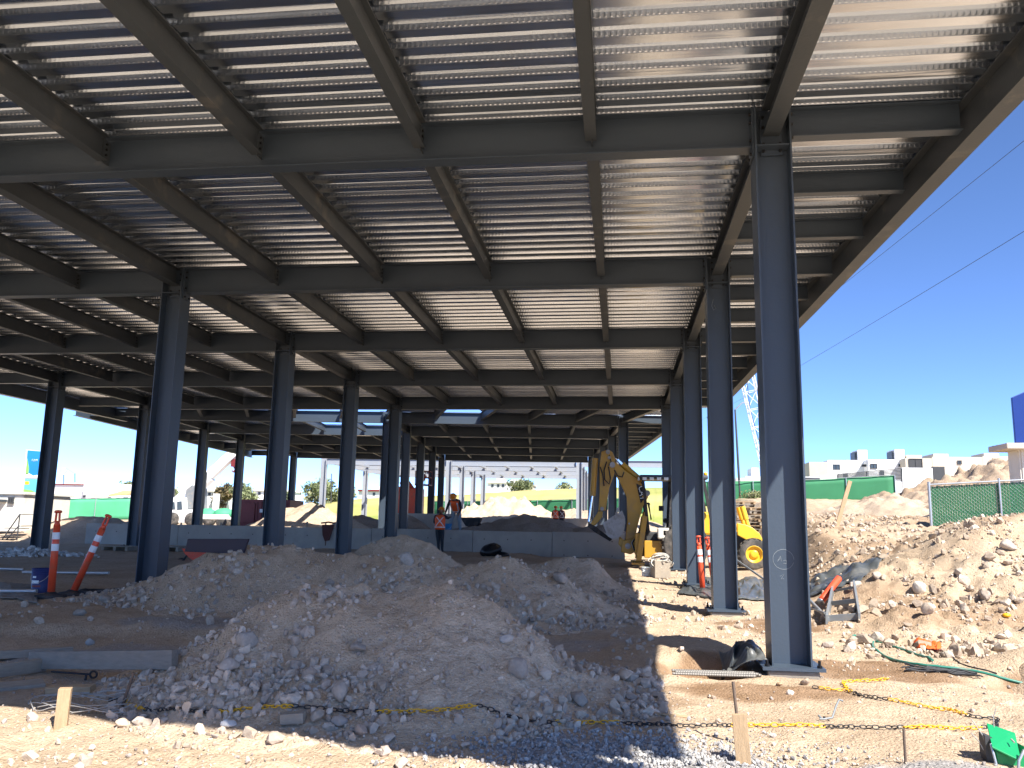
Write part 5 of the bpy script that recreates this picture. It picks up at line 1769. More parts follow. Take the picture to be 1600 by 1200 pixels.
    for sgn in (-1, 1):
        fr0 = [on(.2 + .95 * q, -math.pi / 2 + sgn * (.75 - 1.5 * q)) for q in np.linspace(0, 1, 10)]
        fr1 = [on(.2 + .95 * q, -math.pi / 2 + sgn * (.95 - 1.5 * q)) for q in np.linspace(0, 1, 10)]
        g_ = np.stack([fr0, fr1]); tp.grid(g_[:, :, 0], g_[:, :, 1], g_[:, :, 2])
        fr0 = [on(.2 + 1.0 * q, math.pi / 2 + sgn * .55) for q in np.linspace(0, 1, 10)]
        fr1 = [on(.2 + 1.0 * q, math.pi / 2 + sgn * .80) for q in np.linspace(0, 1, 10)]
        g_ = np.stack([fr0, fr1]); tp.grid(g_[:, :, 0], g_[:, :, 1], g_[:, :, 2])
    tp.build('reflective_tape', 'tape', ve)
    hm = MB()
    hm.lathe([(.150 * scale, -.008), (.150 * scale, .0), (.124 * scale, .006), (.122 * scale, .035 * scale), (.108 * scale, .085 * scale), (.07 * scale, .118 * scale), (.0, .128 * scale)], hd + up * .052 * scale, up, 20)
    hm.build('hard_hat', helmet, root)
    return root


stand = dict(pelvis=(0, 0, .93), waist=(0, 0, 1.08), chest=(0, 0, 1.32), neck=(0, .02, 1.47), head=(0, .04, 1.60), shl=(-.19, 0, 1.39), shr=(.19, 0, 1.39), ell=(-.25, -.02, 1.12), elr=(.25, -.02, 1.12), wrl=(-.26, .08, .88), wrr=(.26, .08, .88), hal=(-.26, .12, .81), har=(.26, .12, .81),
             hil=(-.10, 0, .90), hir=(.10, 0, .90), knl=(-.11, .03, .50), knr=(.11, .03, .50), anl=(-.12, -.02, .09), anr=(.12, -.02, .09), tol=(-.13, .16, .04), tor=(.13, .16, .04))
# lower worker: back to us, right arm stretched out to the bucket
P1 = atY(686, 868, 31.3); P1[2] = H(P1[0], P1[1])
p1 = dict(stand); p1.update(elr=(.30, .22, 1.34), wrr=(.36, .43, 1.38), har=(.38, .50, 1.40), ell=(-.24, .10, 1.14), wrl=(-.12, .30, 1.15), hal=(-.06, .34, 1.16), head=(.03, .06, 1.60), knl=(-.06, .05, .50), anl=(-.02, -.02, .09), tol=(-.03, .15, .04), knr=(.09, .02, .50))
person('worker in orange vest with crossed tape standing below the wall with his back turned', P1, .12, p1, scale=.95)
# upper worker bends forward from the platform to the bucket
P2 = atY(711, 823, 32.75); P2[2] = H(P2[0], P2[1])
p2 = dict(pelvis=(0, -.12, .90), waist=(0, -.03, 1.02), chest=(0, .14, 1.19), neck=(0, .26, 1.30), head=(0, .35, 1.38), shl=(-.19, .17, 1.24), shr=(.19, .17, 1.24), ell=(-.29, .22, .98), elr=(.27, .26, .98), wrl=(-.24, .30, .74), wrr=(.29, .40, .76), hal=(-.22, .33, .67), har=(.29, .44, .69),
          hil=(-.10, -.12, .88), hir=(.10, -.12, .88), knl=(-.17, .0, .47), knr=(.17, .02, .47), anl=(-.20, -.06, .09), anr=(.24, -.08, .09), tol=(-.24, .11, .04), tor=(.28, .09, .04))
person('worker in light jeans and orange vest bending forward on top of the wall', P2, math.pi - .1, p2, legs='jeans', scale=1.0)
bq = atY(700, 825, 32.35); bq[2] = H(bq[0], bq[1]) + .0
t = bucket('bright blue bucket standing on the wall edge between the two workers', bq, .15, .36, 'skyblue')
# two more, far away behind the soil piles
for k, (u, v, lab, sh) in enumerate(((868, 806, 'distant worker in orange vest beyond the soil piles, left of two', 'vest'), (877, 806, 'distant worker in dark red clothes beyond the soil piles, right of two', 'brownshirt'))):
    Pq = atY(u, v, 56.5 + .4 * k); Pq[2] = H(Pq[0], Pq[1])
    person(lab, Pq, .4 * k, stand, vest=sh, arms='brownshirt', scale=.95)

# ------------------------------------------------------------------ container, lift, crane trucks
def at_ground(u, v, Y, z=None):
    P = atY(u, v, Y)
    P[2] = H(P[0], P[1]) if z is None else z
    return P


Yc = 52.0
a = atY(372, 780, Yc); b = atY(452, 803, Yc)
zc = 1.12
t = thing('container', 'dark red shipping container standing behind the far left columns', 'container', ((a[0] + b[0]) / 2, Yc, zc))
W_, Hh = b[0] - a[0], a[2] - zc
cb = MB(); cb.box(((a[0] + b[0]) / 2, Yc + 1.2, zc + Hh / 2), (W_, 2.4, Hh))
for k in range(int(W_ / .28)):
    cb.box((a[0] + .2 + .28 * k, Yc - .02, zc + Hh / 2), (.13, .04, Hh - .3))
cb.build('body', 'red', t, .01)
MB().box((a[0] + .75, Yc - .07, zc + Hh * .5), (.95, .05, Hh - .5)).build('door', 'red', t)
MB().box((a[0] + 1.7, Yc - .06, zc + Hh * .58), (.28, .04, .22)).build('label_plate', 'paper', t)

# orange boom lift between columns
Yl = 47.0
P = at_ground(640, 805, Yl)
t = thing('boom_lift', 'orange boom lift with its cage raised among the far columns', 'boom lift', P)
A, B_ = atY(645, 762, Yl), atY(652, 800, Yl)
MB().box(((A[0] + B_[0]) / 2, Yl, (A[2] + P[2] + .4) / 2), (.75, 1.4, A[2] - P[2] - .5)).build('tower', 'orange', t, .05)
MB().box((atY(626, 790, Yl)[0], Yl, P[2] + 1.4), (.5, 1.2, 2.0)).build('counterweight', 'orange', t, .05)
MB().box((atY(637, 800, Yl)[0], Yl, P[2] + .55), (1.7, 1.6, .45)).build('chassis', 'cream', t, .05)
mb = MB()
mb.tube([atY(650, 772, Yl), atY(636, 752, Yl), atY(626, 757, Yl)], .14, 8); mb.tube([atY(648, 770, Yl), atY(664, 742, Yl)], .14, 8)
mb.build('boom', 'orange', t)
cg = MB(); cgc = atY(662, 748, Yl)
for zq in (-.35, .05, .4):
    for s_ in (-.35, .35):
        cg.tube([cgc + (-.4, s_, zq), cgc + (.4, s_, zq)], .03, 6).tube([cgc + (s_ * 1.14, -.35, zq), cgc + (s_ * 1.14, .35, zq)], .03, 6)
for sx in (-.4, 0, .4):
    for s_ in (-.35, .35):
        cg.tube([cgc + (sx, s_, -.35), cgc + (sx, s_, .4)], .025, 6)
cg.box(cgc + (0, 0, -.38), (.85, .75, .05)); cg.box(cgc + (0, -.3, .1), (.3, .12, .3))
cg.build('cage', 'red', t)
for s_ in (-.6, .6):
    MB().lathe([(.12, -.12), (.40, -.13), (.42, 0), (.40, .13), (.12, .12)], (P[0] + s_, Yl - .85, P[2] + .42), (0, 1, 0), 20).build('wheel', 'tyre', t)

# white crane truck on the left with its telescopic boom
Yk = 62.0
P = at_ground(285, 818, Yk)
t = thing('crane_truck', 'white truck crane behind the left columns with its long telescopic boom raised', 'crane', P)
a0 = atY(268, 782, Yk); a1 = atY(292, 782, Yk)
mb = MB()
cabp = px([(264, 817), (264, 783), (270, 777), (289, 777), (291, 817)], Yk); cabp[:, 1] = Yk
mb.prism(cabp, (0, 2.3, 0)); mb.build('cab', 'white', t, .06)
wq = px([(266, 796), (266, 786), (273, 784), (274, 796)], Yk); wq[:, 1] = Yk - .03
w2 = px([(277, 797), (277, 784), (284, 783), (285, 796)], Yk); w2[:, 1] = Yk - .03
MB().prism(wq, (0, .02, 0)).prism(w2, (0, .02, 0)).build('window', 'window', t)
A = atY(290, 800, Yk); B_ = atY(390, 812, Yk)
MB().box(((A[0] + B_[0]) / 2, Yk + 1.2, P[2] + 1.05), (B_[0] - A[0], 2.3, .5)).build('chassis', 'white', t, .05)
cbq = px([(287, 795), (287, 765), (297, 757), (306, 762), (306, 795)], Yk)
cbq[:, 1] = Yk + .3
MB().prism(cbq, (0, 1.6, 0)).build('turret', 'grey_metal', t, .06)
bm1 = MB()
A, B_, C_ = atY(255, 812 - 12, Yk), atY(318, 742, Yk), atY(357, 706, Yk)
A = atY(262, 792, Yk)
bm1.bar(A + (0, 1, 0), B_ + (0, 1, 0), (0, 1, 0), -.42, .42, -.48, .48)
bm1.bar(B_ + (0, 1, 0), C_ + (0, 1, 0), (0, 1, 0), -.33, .33, -.36, .36)
bm1.build('boom', 'white', t, .03)
MB().bar(atY(290, 785, Yk) + (0, 1, 0), atY(300, 762, Yk) + (0, 1, 0), (0, 1, 0), -.12, .12, -.12, .12).build('lift_cylinder', 'chrome', t)
hk = MB(); h0 = atY(357, 711, Yk) + (0, 1, 0); h1 = atY(357, 722, Yk) + (0, 1, 0)
hk.tube([h0, h1], .03, 6); hk.build('hoist_rope', 'cable', t)
hk = MB(); hk.box(h1, (.42, .3, .6)); hk.tube([h1 + (0, 0, -.3), h1 + (.12, 0, -.5), h1 + (0, 0, -.72), h1 + (-.14, 0, -.6)], .07, 8); hk.build('hook_block', 'red', t)
for k in range(4):
    cxx = atY(270 + 28 * k, 815, Yk)[0]
    MB().lathe([(.2, -.15), (.50, -.16), (.54, 0), (.50, .16), (.2, .15)], (cxx, Yk + .1, P[2] + .54), (0, 1, 0), 22).build('wheel', 'tyre', t)
# low white truck with a green tarpaulin beside it
Yk2 = 58.0
P = at_ground(345, 812, Yk2)
t = thing('flatbed_truck', 'white flatbed behind the left columns carrying green bundles', 'truck', P)
A, B_ = atY(312, 808, Yk2), atY(362, 808, Yk2)
MB().box(((A[0] + B_[0]) / 2, Yk2, P[2] + .75), (B_[0] - A[0], 2.2, .35)).build('bed', 'white', t, .03)
for u in (326, 350):
    MB().sphere(atY(u, 803, Yk2) + (0, 0, 0), (.75, .8, .42), 12, 8).build('bundle', 'mesh_pale', t)
MB().box(atY(337, 792, Yk2), (.35, .35, 1.9)).build('post', 'white', t)
for u in (318, 356):
    MB().lathe([(.15, -.12), (.36, -.13), (.38, 0), (.36, .13), (.15, .12)], (atY(u, 812, Yk2)[0], Yk2 - .95, P[2] + .38), (0, 1, 0), 18).build('wheel', 'tyre', t)

# lattice boom crane far behind the right columns
Yg = 75.0
t = thing('lattice_crane', 'white lattice crane boom rising behind the gap beside the first sunny column', 'crane', at_ground(1215, 770, Yg))
A, B_ = atY(1212, 770, Yg), atY(1166, 585, Yg)
A[2] = t.location[2] + 1.2
ax_ = unit(B_ - A); sdv = unit(np.cross(ax_, (0, 1, 0))); L = np.linalg.norm(B_ - A)
mb = MB(); hw = .55
cor = [(sx * hw, sy * hw) for sx, sy in ((-1, -1), (1, -1), (1, 1), (-1, 1))]
pt = lambda s_, c: A + ax_ * s_ + sdv * c[0] + np.array((0, c[1], 0))
for c in cor:
    mb.tube([pt(0, c), pt(L, c)], .05, 6)
n = int(L / 1.5)
for i in range(n):
    for q in range(4):
        mb.tube([pt(i * L / n, cor[q]), pt((i + 1) * L / n, cor[(q + 1) % 4])], .03, 5)
        mb.tube([pt(i * L / n, cor[q]), pt(i * L / n, cor[(q + 1) % 4])], .026, 5)
mb.build('lattice_boom', 'white', t)
mb = MB().tube([B_, atY(1172, 640, Yg), atY(1195, 720, Yg) + (0, .0, 0), A + (-.9, 0, 0)], .03, 5); mb.build('boom_rope', 'cable', t)
mb = MB(); mb.box(A + (.3, 0, .2), (3.2, 2.6, 1.6)); mb.build('carbody', 'white', t, .1)
MB().box((A[0] + .3, Yg, t.location[2] + .35), (4, 3, .7)).build('track', 'black', t, .15)

# ------------------------------------------------------------------ fences
def fence(label, pts, h, step, panel, name='fence', z=None, rail=True, sag=.0):
    base = pts[0]
    t = thing(name, label, 'fence', base, None)
    pm = MB(); rl = MB()
    P = np.array(pts, float)
    seg = np.r_[0, np.cumsum(np.linalg.norm(np.diff(P[:, :2], axis=0), axis=1))]
    n = max(2, int(seg[-1] / step) + 1)
    s = np.linspace(0, seg[-1], n)
    Q = np.stack([np.interp(s, seg, P[:, k]) for k in range(3)], 1)
    m_ = (n - 1) * 6 + 1
    s2 = np.linspace(0, seg[-1], m_)
    Q2 = np.stack([np.interp(s2, seg, P[:, k]) for k in range(3)], 1)
    rows = np.linspace(0.02, h, 6)
    dirv = unit(P[-1] - P[0]); nv = np.array([-dirv[1], dirv[0], 0])
    X = np.array([[q[0] for q in Q2] for r_ in rows]); Y = np.array([[q[1] for q in Q2] for r_ in rows]); Z = np.array([[q[2] + r_ for q in Q2] for r_ in rows])
    wob = .05 * fbm(s2[None, :] * 1.1 + 0 * Z, rows[:, None] * 1.3 + 0 * Z, 4, 2)
    pm.grid(X + nv[0] * wob, Y + nv[1] * wob, Z)
    po = pm.build('screen', panel, t)
    so_ = po.modifiers.new('thickness', 'SOLIDIFY'); so_.thickness = .012
    for q in Q:
        MB().tube([q + nv * -.06 + (0, 0, -.3), q + nv * -.06 + (0, 0, h + .05)], .03, 8).build('post', 'galv', t)
    rl.tube(np.array([q + nv * -.06 + np.array((0, 0, h + .03)) for q in Q]), .022, 6); rl.build('rail', 'galv', t)
    return t


def gp(u, v, Y):
    return atY(u, v, Y)


fence('sunlit green windscreen fence in front of the white house at the far left', [gp(30, 815, 62), gp(205, 812, 64)], 1.75, 2.6, 'mesh_pale')
fence('dark green windscreen fence under the white houses at the right', [gp(1040, 792, 62), gp(1150, 791, 62), gp(1262, 790.5, 61), gp(1400, 784, 60)], 1.78, 2.85, 'mesh_green')
fence('dark green windscreen fence at the foot of the grassy hill', [gp(676, 806, 78), gp(800, 806, 77), gp(1010, 803, 72)], 1.35, 3.2, 'mesh_green')
# near chain link fence with green slats
Yf = 27.5
a = atY(1456, 838, Yf); b = atY(1640, 838, Yf)
b[1] = Yf - .6
hF = atY(1456, 757, Yf)[2] - a[2]
a[2] = H(a[0], a[1]) ; hF = atY(1456, 757, Yf)[2] - a[2]
b[2] = a[2] + (atY(1600, 750, Yf)[2] - atY(1456, 757, Yf)[2]) * 1.2
t = thing('slatted_fence', 'green slatted chain link fence with galvanised posts on the near right slope', 'fence', a)
d = b - a; L = np.linalg.norm(d[:2]); n = int(L / .068)
nv = unit(np.array([-d[1], d[0], 0]))
sl = MB()
for i in range(n):
    q = a + d * ((i + .5) / n)
    sl.bar(q + (0, 0, .05), q + (0, 0, hF - .06 - .01 * (i % 3)), unit(d * [1, 1, 0]), -.0315, .0315, -.004, .004, up=nv)
sl.build('slats', 'slat', t)
wr = MB()
n2 = int(L / .115)
for i in range(-int(hF / .115), n2 + int(hF / .115)):
    for sg in (-1, 1):
        x0 = i * .115; x1 = x0 + sg * hF
        z0_, z1_ = 0.04, hF
        if sg > 0:
            lo = max(x0, 0); hi_ = min(x1, L)
        else:
            lo = max(x1, 0); hi_ = min(x0, L)
        if hi_ - lo < .05:
            continue
        f = lambda x: z0_ + (z1_ - z0_) * (x - x0) / (x1 - x0)
        pa = a + d * (lo / L) + np.array((0, 0, f(lo))) - nv * .014; pb = a + d * (hi_ / L) + np.array((0, 0, f(hi_))) - nv * .014
        wr.tube([pa, pb], .0035, 3, caps=False)
for i in range(int(L / .115)):
    q = a + d * ((i + .5) * .115 / L) - nv * .012
    wr.tube([q + (0, 0, hF - .02), q + (0.012, 0, hF + .06)], .004, 3)
wr.build('chain_link_mesh', 'galv', t)
for f in (0.0, .565, 1.0):
    q = a + d * f - nv * .05
    MB().tube([q + (0, 0, -.5), q + (0, 0, hF + .08)], .042 if f == 0 else .03, 10).build('post', 'galv', t)
MB().tube([a - nv * .05 + (0, 0, hF - .01), b - nv * .05 + (0, 0, hF - .01)], .024, 8).build('rail', 'galv', t)


# ------------------------------------------------------------------ houses
def block(t, name, mt, u0, u1, v0, Y, zb, depth, parent=None, bevel=.03):
    """box whose front face runs from u0 to u1 with its top edge at v0"""
    a = atY(u0, v0, Y); b = atY(u1, v0, Y)
    zt = (a[2] + b[2]) / 2
    return MB().box(((a[0] + b[0]) / 2, Y + depth / 2, (zt + zb) / 2), (b[0] - a[0], depth, zt - zb)).build(name, mt, t, bevel)


def panes(t, name, mt, lst, Y, th=.06):
    for (u0, v0, u1, v1) in lst:
        a = atY(u0, v0, Y); b = atY(u1, v1, Y)
        w_ = MB().box(((a[0] + b[0]) / 2, Y - th / 2, (a[2] + b[2]) / 2), (abs(b[0] - a[0]), th, abs(a[2] - b[2]))).build(name, mt, t)
        f = MB(); cx, cz = (a[0] + b[0]) / 2, (a[2] + b[2]) / 2; W_, Hh = abs(b[0] - a[0]), abs(a[2] - b[2])
        for q in ((cx, cz + Hh / 2, W_ + .1, .07), (cx, cz - Hh / 2, W_ + .1, .07)):
            f.box((q[0], Y - th - .02, q[1]), (q[2], .05, q[3]))
        for q in (cx - W_ / 2, cx, cx + W_ / 2):
            f.box((q, Y - th - .025, cz), (.06, .05, Hh))
        f.build('frame', 'darkgrey', w_)


HG = 'white houses on the rise at the right'
Yh = 105.0
zb = 4.5
for (lab, parts, wins, tower) in (
    ('white flat roofed house with a grey side wall, left of the tall stair tower house', [(1264, 1293, 722, 'beige', 6, 'side_wall'), (1293, 1325, 719, 'white', 8, 'wall'), (1322, 1356, 719, 'white', 5, 'wall')], [(1301, 726, 1312, 734), (1317, 740, 1324, 748)], (1335, 1355, 703)),
    ('white flat roofed house with a tall stair tower, middle of the right hand row', [(1356, 1386, 718, 'white', 8, 'wall'), (1380, 1413, 718, 'white', 5, 'wall')], [(1360, 725, 1370, 732), (1375, 736, 1381, 744)], (1393, 1413, 702))):
    P = at_ground((parts[0][0] + parts[-1][1]) / 2, 750, Yh, zb)
    t = thing('white_house', lab, 'house', P, HG)
    for k, (u0, u1, v, mt, dp, nm) in enumerate(parts):
        block(t, nm, mt, u0, u1, v, Yh + k * .9, zb - 2, dp)
    block(t, 'stair_tower', 'white', tower[0] + 5, tower[1], tower[2], Yh + 2.2, zb, 3)
    block(t, 'stair_tower', 'joist', tower[0], tower[0] + 5, tower[2] + 3, Yh + 2.6, zb, 2)
    panes(t, 'window', 'window', wins, Yh)
    panes(t, 'louvre', 'darkgrey', [((parts[-1][0] + 24), 726, parts[-1][0] + 32, 729)], Yh + .9)
for (lab, u0, u1, v, mt, dark, yy) in (('beige flat house with a dark panel for its shaded terrace next to the white houses', 1414, 1456, 716, 'beige', (1420, 717, 1441, 731), 104), ('long beige flat roofed house partly behind the dirt heap', 1456, 1535, 714, 'beige', None, 108), ('beige house at the far right end above the dirt heap', 1535, 1592, 713, 'beige', None, 112)):
    P = at_ground((u0 + u1) / 2, 745, yy, zb)
    t = thing('beige_house', lab, 'house', P, 'beige houses on the rise at the right')
    block(t, 'wall', mt, u0, u1, v, yy, zb - 2, 8)
    block(t, 'roof_room', mt, u0 + 2, u0 + 26, v - 5, yy + 3, zb, 4)
    if dark:
        panes(t, 'window', 'darkgrey', [dark], yy)  # no recess modelled: flat dark pane stands for the terrace's shade
    else:
        panes(t, 'window', 'window', [(u0 + 40, v + 6, u0 + 46, v + 11)], yy)
# small white houses left of the first column gap
t = thing('white_house', 'small white house seen in the gap between the two nearest sunny columns', 'house', at_ground(1175, 755, 120, 4.5), HG)
for (u0, u1, v, dp, o_) in ((1150, 1172, 747, 8, 0), (1165, 1200, 744, 8, 1), (1174, 1186, 731, 4, 2)):
    block(t, 'wall', 'white', u0, u1, v, 120 + o_, 2.5, dp)
panes(t, 'window', 'window', [(1183, 755, 1193, 762)], 120.6)
t = thing('white_house', 'narrow white house just right of the nearest column', 'house', at_ground(1255, 750, 118, 4.5), HG)
block(t, 'wall', 'white', 1236, 1262, 730, 118, 2.5, 7); block(t, 'roof_room', 'white', 1240, 1256, 715, 120, 4, 3); panes(t, 'window', 'window', [(1259, 736, 1261, 740)], 118)
# boundary wall with a railing panel, above the green fence
Yw = 80.0
t = thing('boundary_wall', 'pale boundary wall with a dark slatted railing below the white houses', 'wall', at_ground(1370, 752, Yw, 4))
block(t, 'wall', 'white', 1256, 1281, 745, Yw, 2.5, .4); block(t, 'wall', 'darkgrey', 1256, 1281, 746, Yw - .3, 2.5, .2)
block(t, 'wall', 'white', 1281, 1309, 743, Yw, 2.5, .4); block(t, 'wall', 'white', 1409, 1457, 731, Yw, 2.5, .4); block(t, 'wall', 'white', 1309, 1409, 751, Yw, 2.5, .4)
block(t, 'wall', 'darkgrey', 1457, 1476, 729, Yw, 2.5, .4)
mb = MB()
for k in range(8):
    a = atY(1309, 743 - 2 + 1.4 * k, Yw); b = atY(1409, 734 - 2 + 2.2 * k, Yw)
    mb.bar(a, b, (0, 1, 0), -.03, .03, -.035, .035)
mb.build('railing', 'darkgrey', t)
for u in (1309, 1354, 1409):
    a = atY(u, 752, Yw); b = atY(u, 741 - (u - 1309) * .085, Yw)
    MB().tube([a, b], .06, 6).build('post', 'darkgrey', t)

# left: white hall, tan roof, office cabin, banner
Yn = 92.0
t = thing('white_hall', 'long low white building behind the pale fence at the left', 'building', at_ground(100, 800, Yn))
zq = t.location[2] - 1
block(t, 'wall', 'white', -30, 62, 756, Yn, zq, 10); block(t, 'wall', 'white', 60, 133, 757.5, Yn - .5, zq, 10); block(t, 'wall', 'white', 131, 182, 756, Yn - 1.2, zq, 10); block(t, 'wall', 'white', 178, 210, 757, Yn - .6, zq, 10)
block(t, 'cornice', 'red', 82, 132, 756, Yn - .7, atY(100, 758, Yn)[2], .3); block(t, 'roof_unit', 'white', 100, 128, 754.5, Yn + 2, zq + 4, 3)
panes(t, 'window', 'window', [(131, 774, 134, 777), (183, 778, 186, 782), (194, 777, 200, 781)], Yn - 1.2)
Yt = 80.0
P = at_ground(170, 800, Yt)
t = thing('shed', 'tan roofed shed in front of the long white building', 'shed', P)
a, b, c, d_ = [atY(u, v, Yt) for u, v in ((139, 765), (172, 775.5), (203, 774), (178, 766))]
mb = MB(); q = np.array([a, b, c, d_]); q[2:, 1] += 0; q[3, 1] += 6; q[0, 1] += 6; q[1, 1] -= .3; q[2, 1] -= .3
mb.prism(q, (0, 0, .15)); mb.build('roof', 'tanroof', t)
wl_ = [atY(u, v, Yt) for u, v in ((140, 767), (172, 777), (172, 800), (146, 800))]
MB().prism(wl_, (0, .3, 0)).build('side_wall', 'beige', t)
a = atY(174, 780, Yt); b = atY(202, 800, Yt)
MB().box(((a[0] + b[0]) / 2, Yt + 2, (a[2] + b[2]) / 2), (b[0] - a[0], 3.5, a[2] - b[2])).build('wall', 'white', t)
Yo = 34.0
P = at_ground(10, 850, Yo)
t = thing('site_office', 'cream site office cabin with a small window at the left edge', 'cabin', P)
a = atY(38, 773, Yo); zt = a[2]
MB().box((a[0] - 2.4, Yo + 1.6, (zt + P[2] + .35) / 2), (4.8, 3.2, zt - P[2] - .35)).build('wall', 'cream', t, .04)
MB().box((a[0] - 2.4, Yo + 1.6, zt + .06), (5.0, 3.4, .12)).build('roof', 'cream', t, .02)
MB().box((a[0] - 2.55 + .55, Yo - .25, zt - .28), (2.4, .55, .10)).build('awning', 'joist', t)
panes(t, 'window', 'galv', [(16.5, 778, 22, 786)], Yo)
MB().box((a[0] - 2.9, Yo - .03, P[2] + 1.4), (1.0, .06, 2.0)).build('door', 'galv', t)
MB().box((a[0] - 2.4, Yo + 1.6, P[2] + .2), (4.6, 2.9, .35)).build('base_frame', 'black', t)
a = atY(13, 850, Yo - 1.0); x0, z0 = a[0], a[2]
zl = H(x0, Yo - 1.2)
t = thing('steel_stair', 'dark steel stair with handrails in front of the cream site cabin', 'stair', (x0, Yo - 1.2, zl))
for k in range(3):
    MB().box((x0 - .2 - .0 * k, Yo - .35 - .3 * k, zl + .5 - .16 * k), (1.0, .28, .03)).build('tread', 'darkgrey', t)
mb = MB()
for dx_ in (.0, .65):
    mb.tube([(x0 + .3 + dx_, Yo - .9, zl), (x0 + .3 + dx_, Yo - .9, zl + 1.1 if dx_ == 0 else zl + 1.0)], .025, 6)
mb.tube([(x0 - .4, Yo - .9, zl), (x0 + .3, Yo - .9, zl + 1.1), (x0 + .95, Yo - .9, zl + 1.1), (x0 + .95, Yo - .9, zl)], .025, 6)
mb.tube([(x0 - .2, Yo - .9, zl), (x0 + .3, Yo - .9, zl + .6), (x0 + .95, Yo - .9, zl + .62)], .022, 6)
mb.build('handrail', 'darkgrey', t)
# upright banner sign
Yb = 58.0
P = at_ground(55, 815, Yb)
t = thing('banner_sign', 'tall blue billboard with a seaside picture beyond the far left column', 'billboard', P)


def quad(us, Y, dy, th=.05):
    q = np.array([atY(u, v, Y) for u, v in us]); q[:, 1] = Y - dy
    return q, (0, th, 0)


MB().prism(*quad([(41, 702), (74, 706), (68, 790), (35, 790)], Yb, 0, .25)).build('panel', 'paper', t)
MB().prism(*quad([(43.5, 703.5), (73, 706), (69, 747), (40.5, 746)], Yb, .04, .03)).build('picture', 'bblue', t)
MB().prism(*quad([(43.5, 716), (46, 732), (45, 741), (40.6, 741)], Yb, .06, .02)).build('picture', 'bgreen', t)
MB().prism(*quad([(40.5, 740), (47, 740), (52, 743.5), (60, 742), (69, 738), (69, 747.5), (40, 746.5)], Yb, .06, .02)).build('picture', 'paper', t)
MB().prism(*quad([(39.5, 748.5), (69, 749.5), (67, 772), (37, 770)], Yb, .04, .03)).build('picture', 'baqua', t)
MB().prism(*quad([(40, 752), (46, 752), (46, 757), (39.5, 757)], Yb, .06, .02)).build('picture', 'chain_y', t)
MB().prism(*quad([(37.2, 764), (50, 766), (58, 770.5), (37, 770.5)], Yb, .06, .02)).build('picture', 'bgreen', t)
MB().prism(*quad([(40.5, 773), (68, 774.5), (67, 784), (39.5, 786)], Yb, .04, .03)).build('picture', 'darkgrey', t)
o0 = atY(50, 720.5, Yb); o0[1] = Yb - .07
xdr = unit(atY(60, 720.7, Yb) - atY(50, 720.5, Yb)); udr = np.array((0, 0, 1.0))
lettering('1.2 M', 'lettering', 'paper', t, o0, xdr, udr, .22, .005)
o0 = atY(41, 780.5, Yb); o0[1] = Yb - .07
lettering('DIVDI', 'lettering', 'paper', t, o0, xdr, udr, .27, .005)
for u in (39, 68):
    MB().tube([at_ground(u, 800, Yb + .3), atY(u + 2, 780, Yb + .3)], .07, 8).build('post', 'galv', t)

# kiosk with a deep blue panel at the right edge
Yk3 = 33.0
P = at_ground(1605, 760, Yk3)
t = thing('kiosk', 'cream walled kiosk with a deep blue sign panel cut off by the right edge', 'kiosk', P)
a = atY(1591, 700, Yk3); b = atY(1564, 703, Yk3); c = atY(1564, 694, Yk3)
MB().box((a[0] + 1.5, Yk3 + .45, (P[2] + a[2]) / 2), (3.0, .9, a[2] - P[2])).build('wall', 'cream', t, .02)
rb_ = MB()
for k in range(12):
    rb_.box((a[0] + .1 + .25 * k, Yk3 - .02, (P[2] + a[2]) / 2), (.05, .04, a[2] - P[2] - .1))
rb_.build('wall_ribs', 'cream', t)
MB().box((b[0] + 2.2, Yk3 + .3, (b[2] + c[2]) / 2), (4.4, 1.6, .22)).build('roof', 'beige', t, .03)
q = np.array([atY(u, v, Yk3 - .2) for u, v in ((1587, 692), (1581, 621), (1625, 602), (1625, 690))])
MB().prism(q, (0, .12, 0)).build('sign_panel', 'signblue', t, .02)

# ------------------------------------------------------------------ street lamps, power lines
def lamp(label, base, top, arms, group='street lamps'):
    t = thing('street_lamp', label, 'street lamp', base, group)
    MB().tube([base, top], [.10, .06], 10).build('pole', 'darkgrey', t)
    for a in arms:
        ar = MB().tube([top] + list(a[:-1]), .045, 8).build('arm', 'galv', t)
        e = a[-1]; p_ = a[-2]
        MB().bar(p_, e, (0, 1, 0), -.14, .14, -.05, .06).build('lamp_head', 'paper', ar, .02)
    return t


Yp = 62.0
b0 = at_ground(1157, 792, Yp)
lamp('single armed street lamp in the gap between the two nearest sunny columns', b0, atY(1148.5, 640, Yp), [[atY(1160, 629, Yp), atY(1163, 629, Yp), atY(1169, 629.5, Yp)]])
Yp = 100.0
for lab, u, v1, arms in (('left of two double street lamps above the white building', 99.5, 742, [[(95, 735), (93, 735), (91, 735)], [(104, 737), (106, 736), (108, 736)]]), ('right of two street lamps above the white building, its arm reaching left', 117, 740, [[(104, 732.5), (102, 732), (98, 732)]])):
    lamp(lab, at_ground(u + 1, 800, Yp), atY(u, v1, Yp), [[atY(*q, Yp) for q in a] for a in arms])
for lab, u, v1, v0, Y in (('thin dark pole beside the white truck crane', 273, 716, 800, 66.0), ('leaning thin dark mast right of the crane turret', 323, 738, 800, 60.0), ('thin dark pole beyond the bare frame near the bushes', 518, 740, 790, 105.0)):
    A = atY(u, v1, Y); B_ = at_ground(u - (6 if u == 323 else 0), v0, Y)
    single(MB().tube([B_, A], .06, 6), 'mast', 'darkgrey', lab, 'mast', B_, 'thin masts on the left')
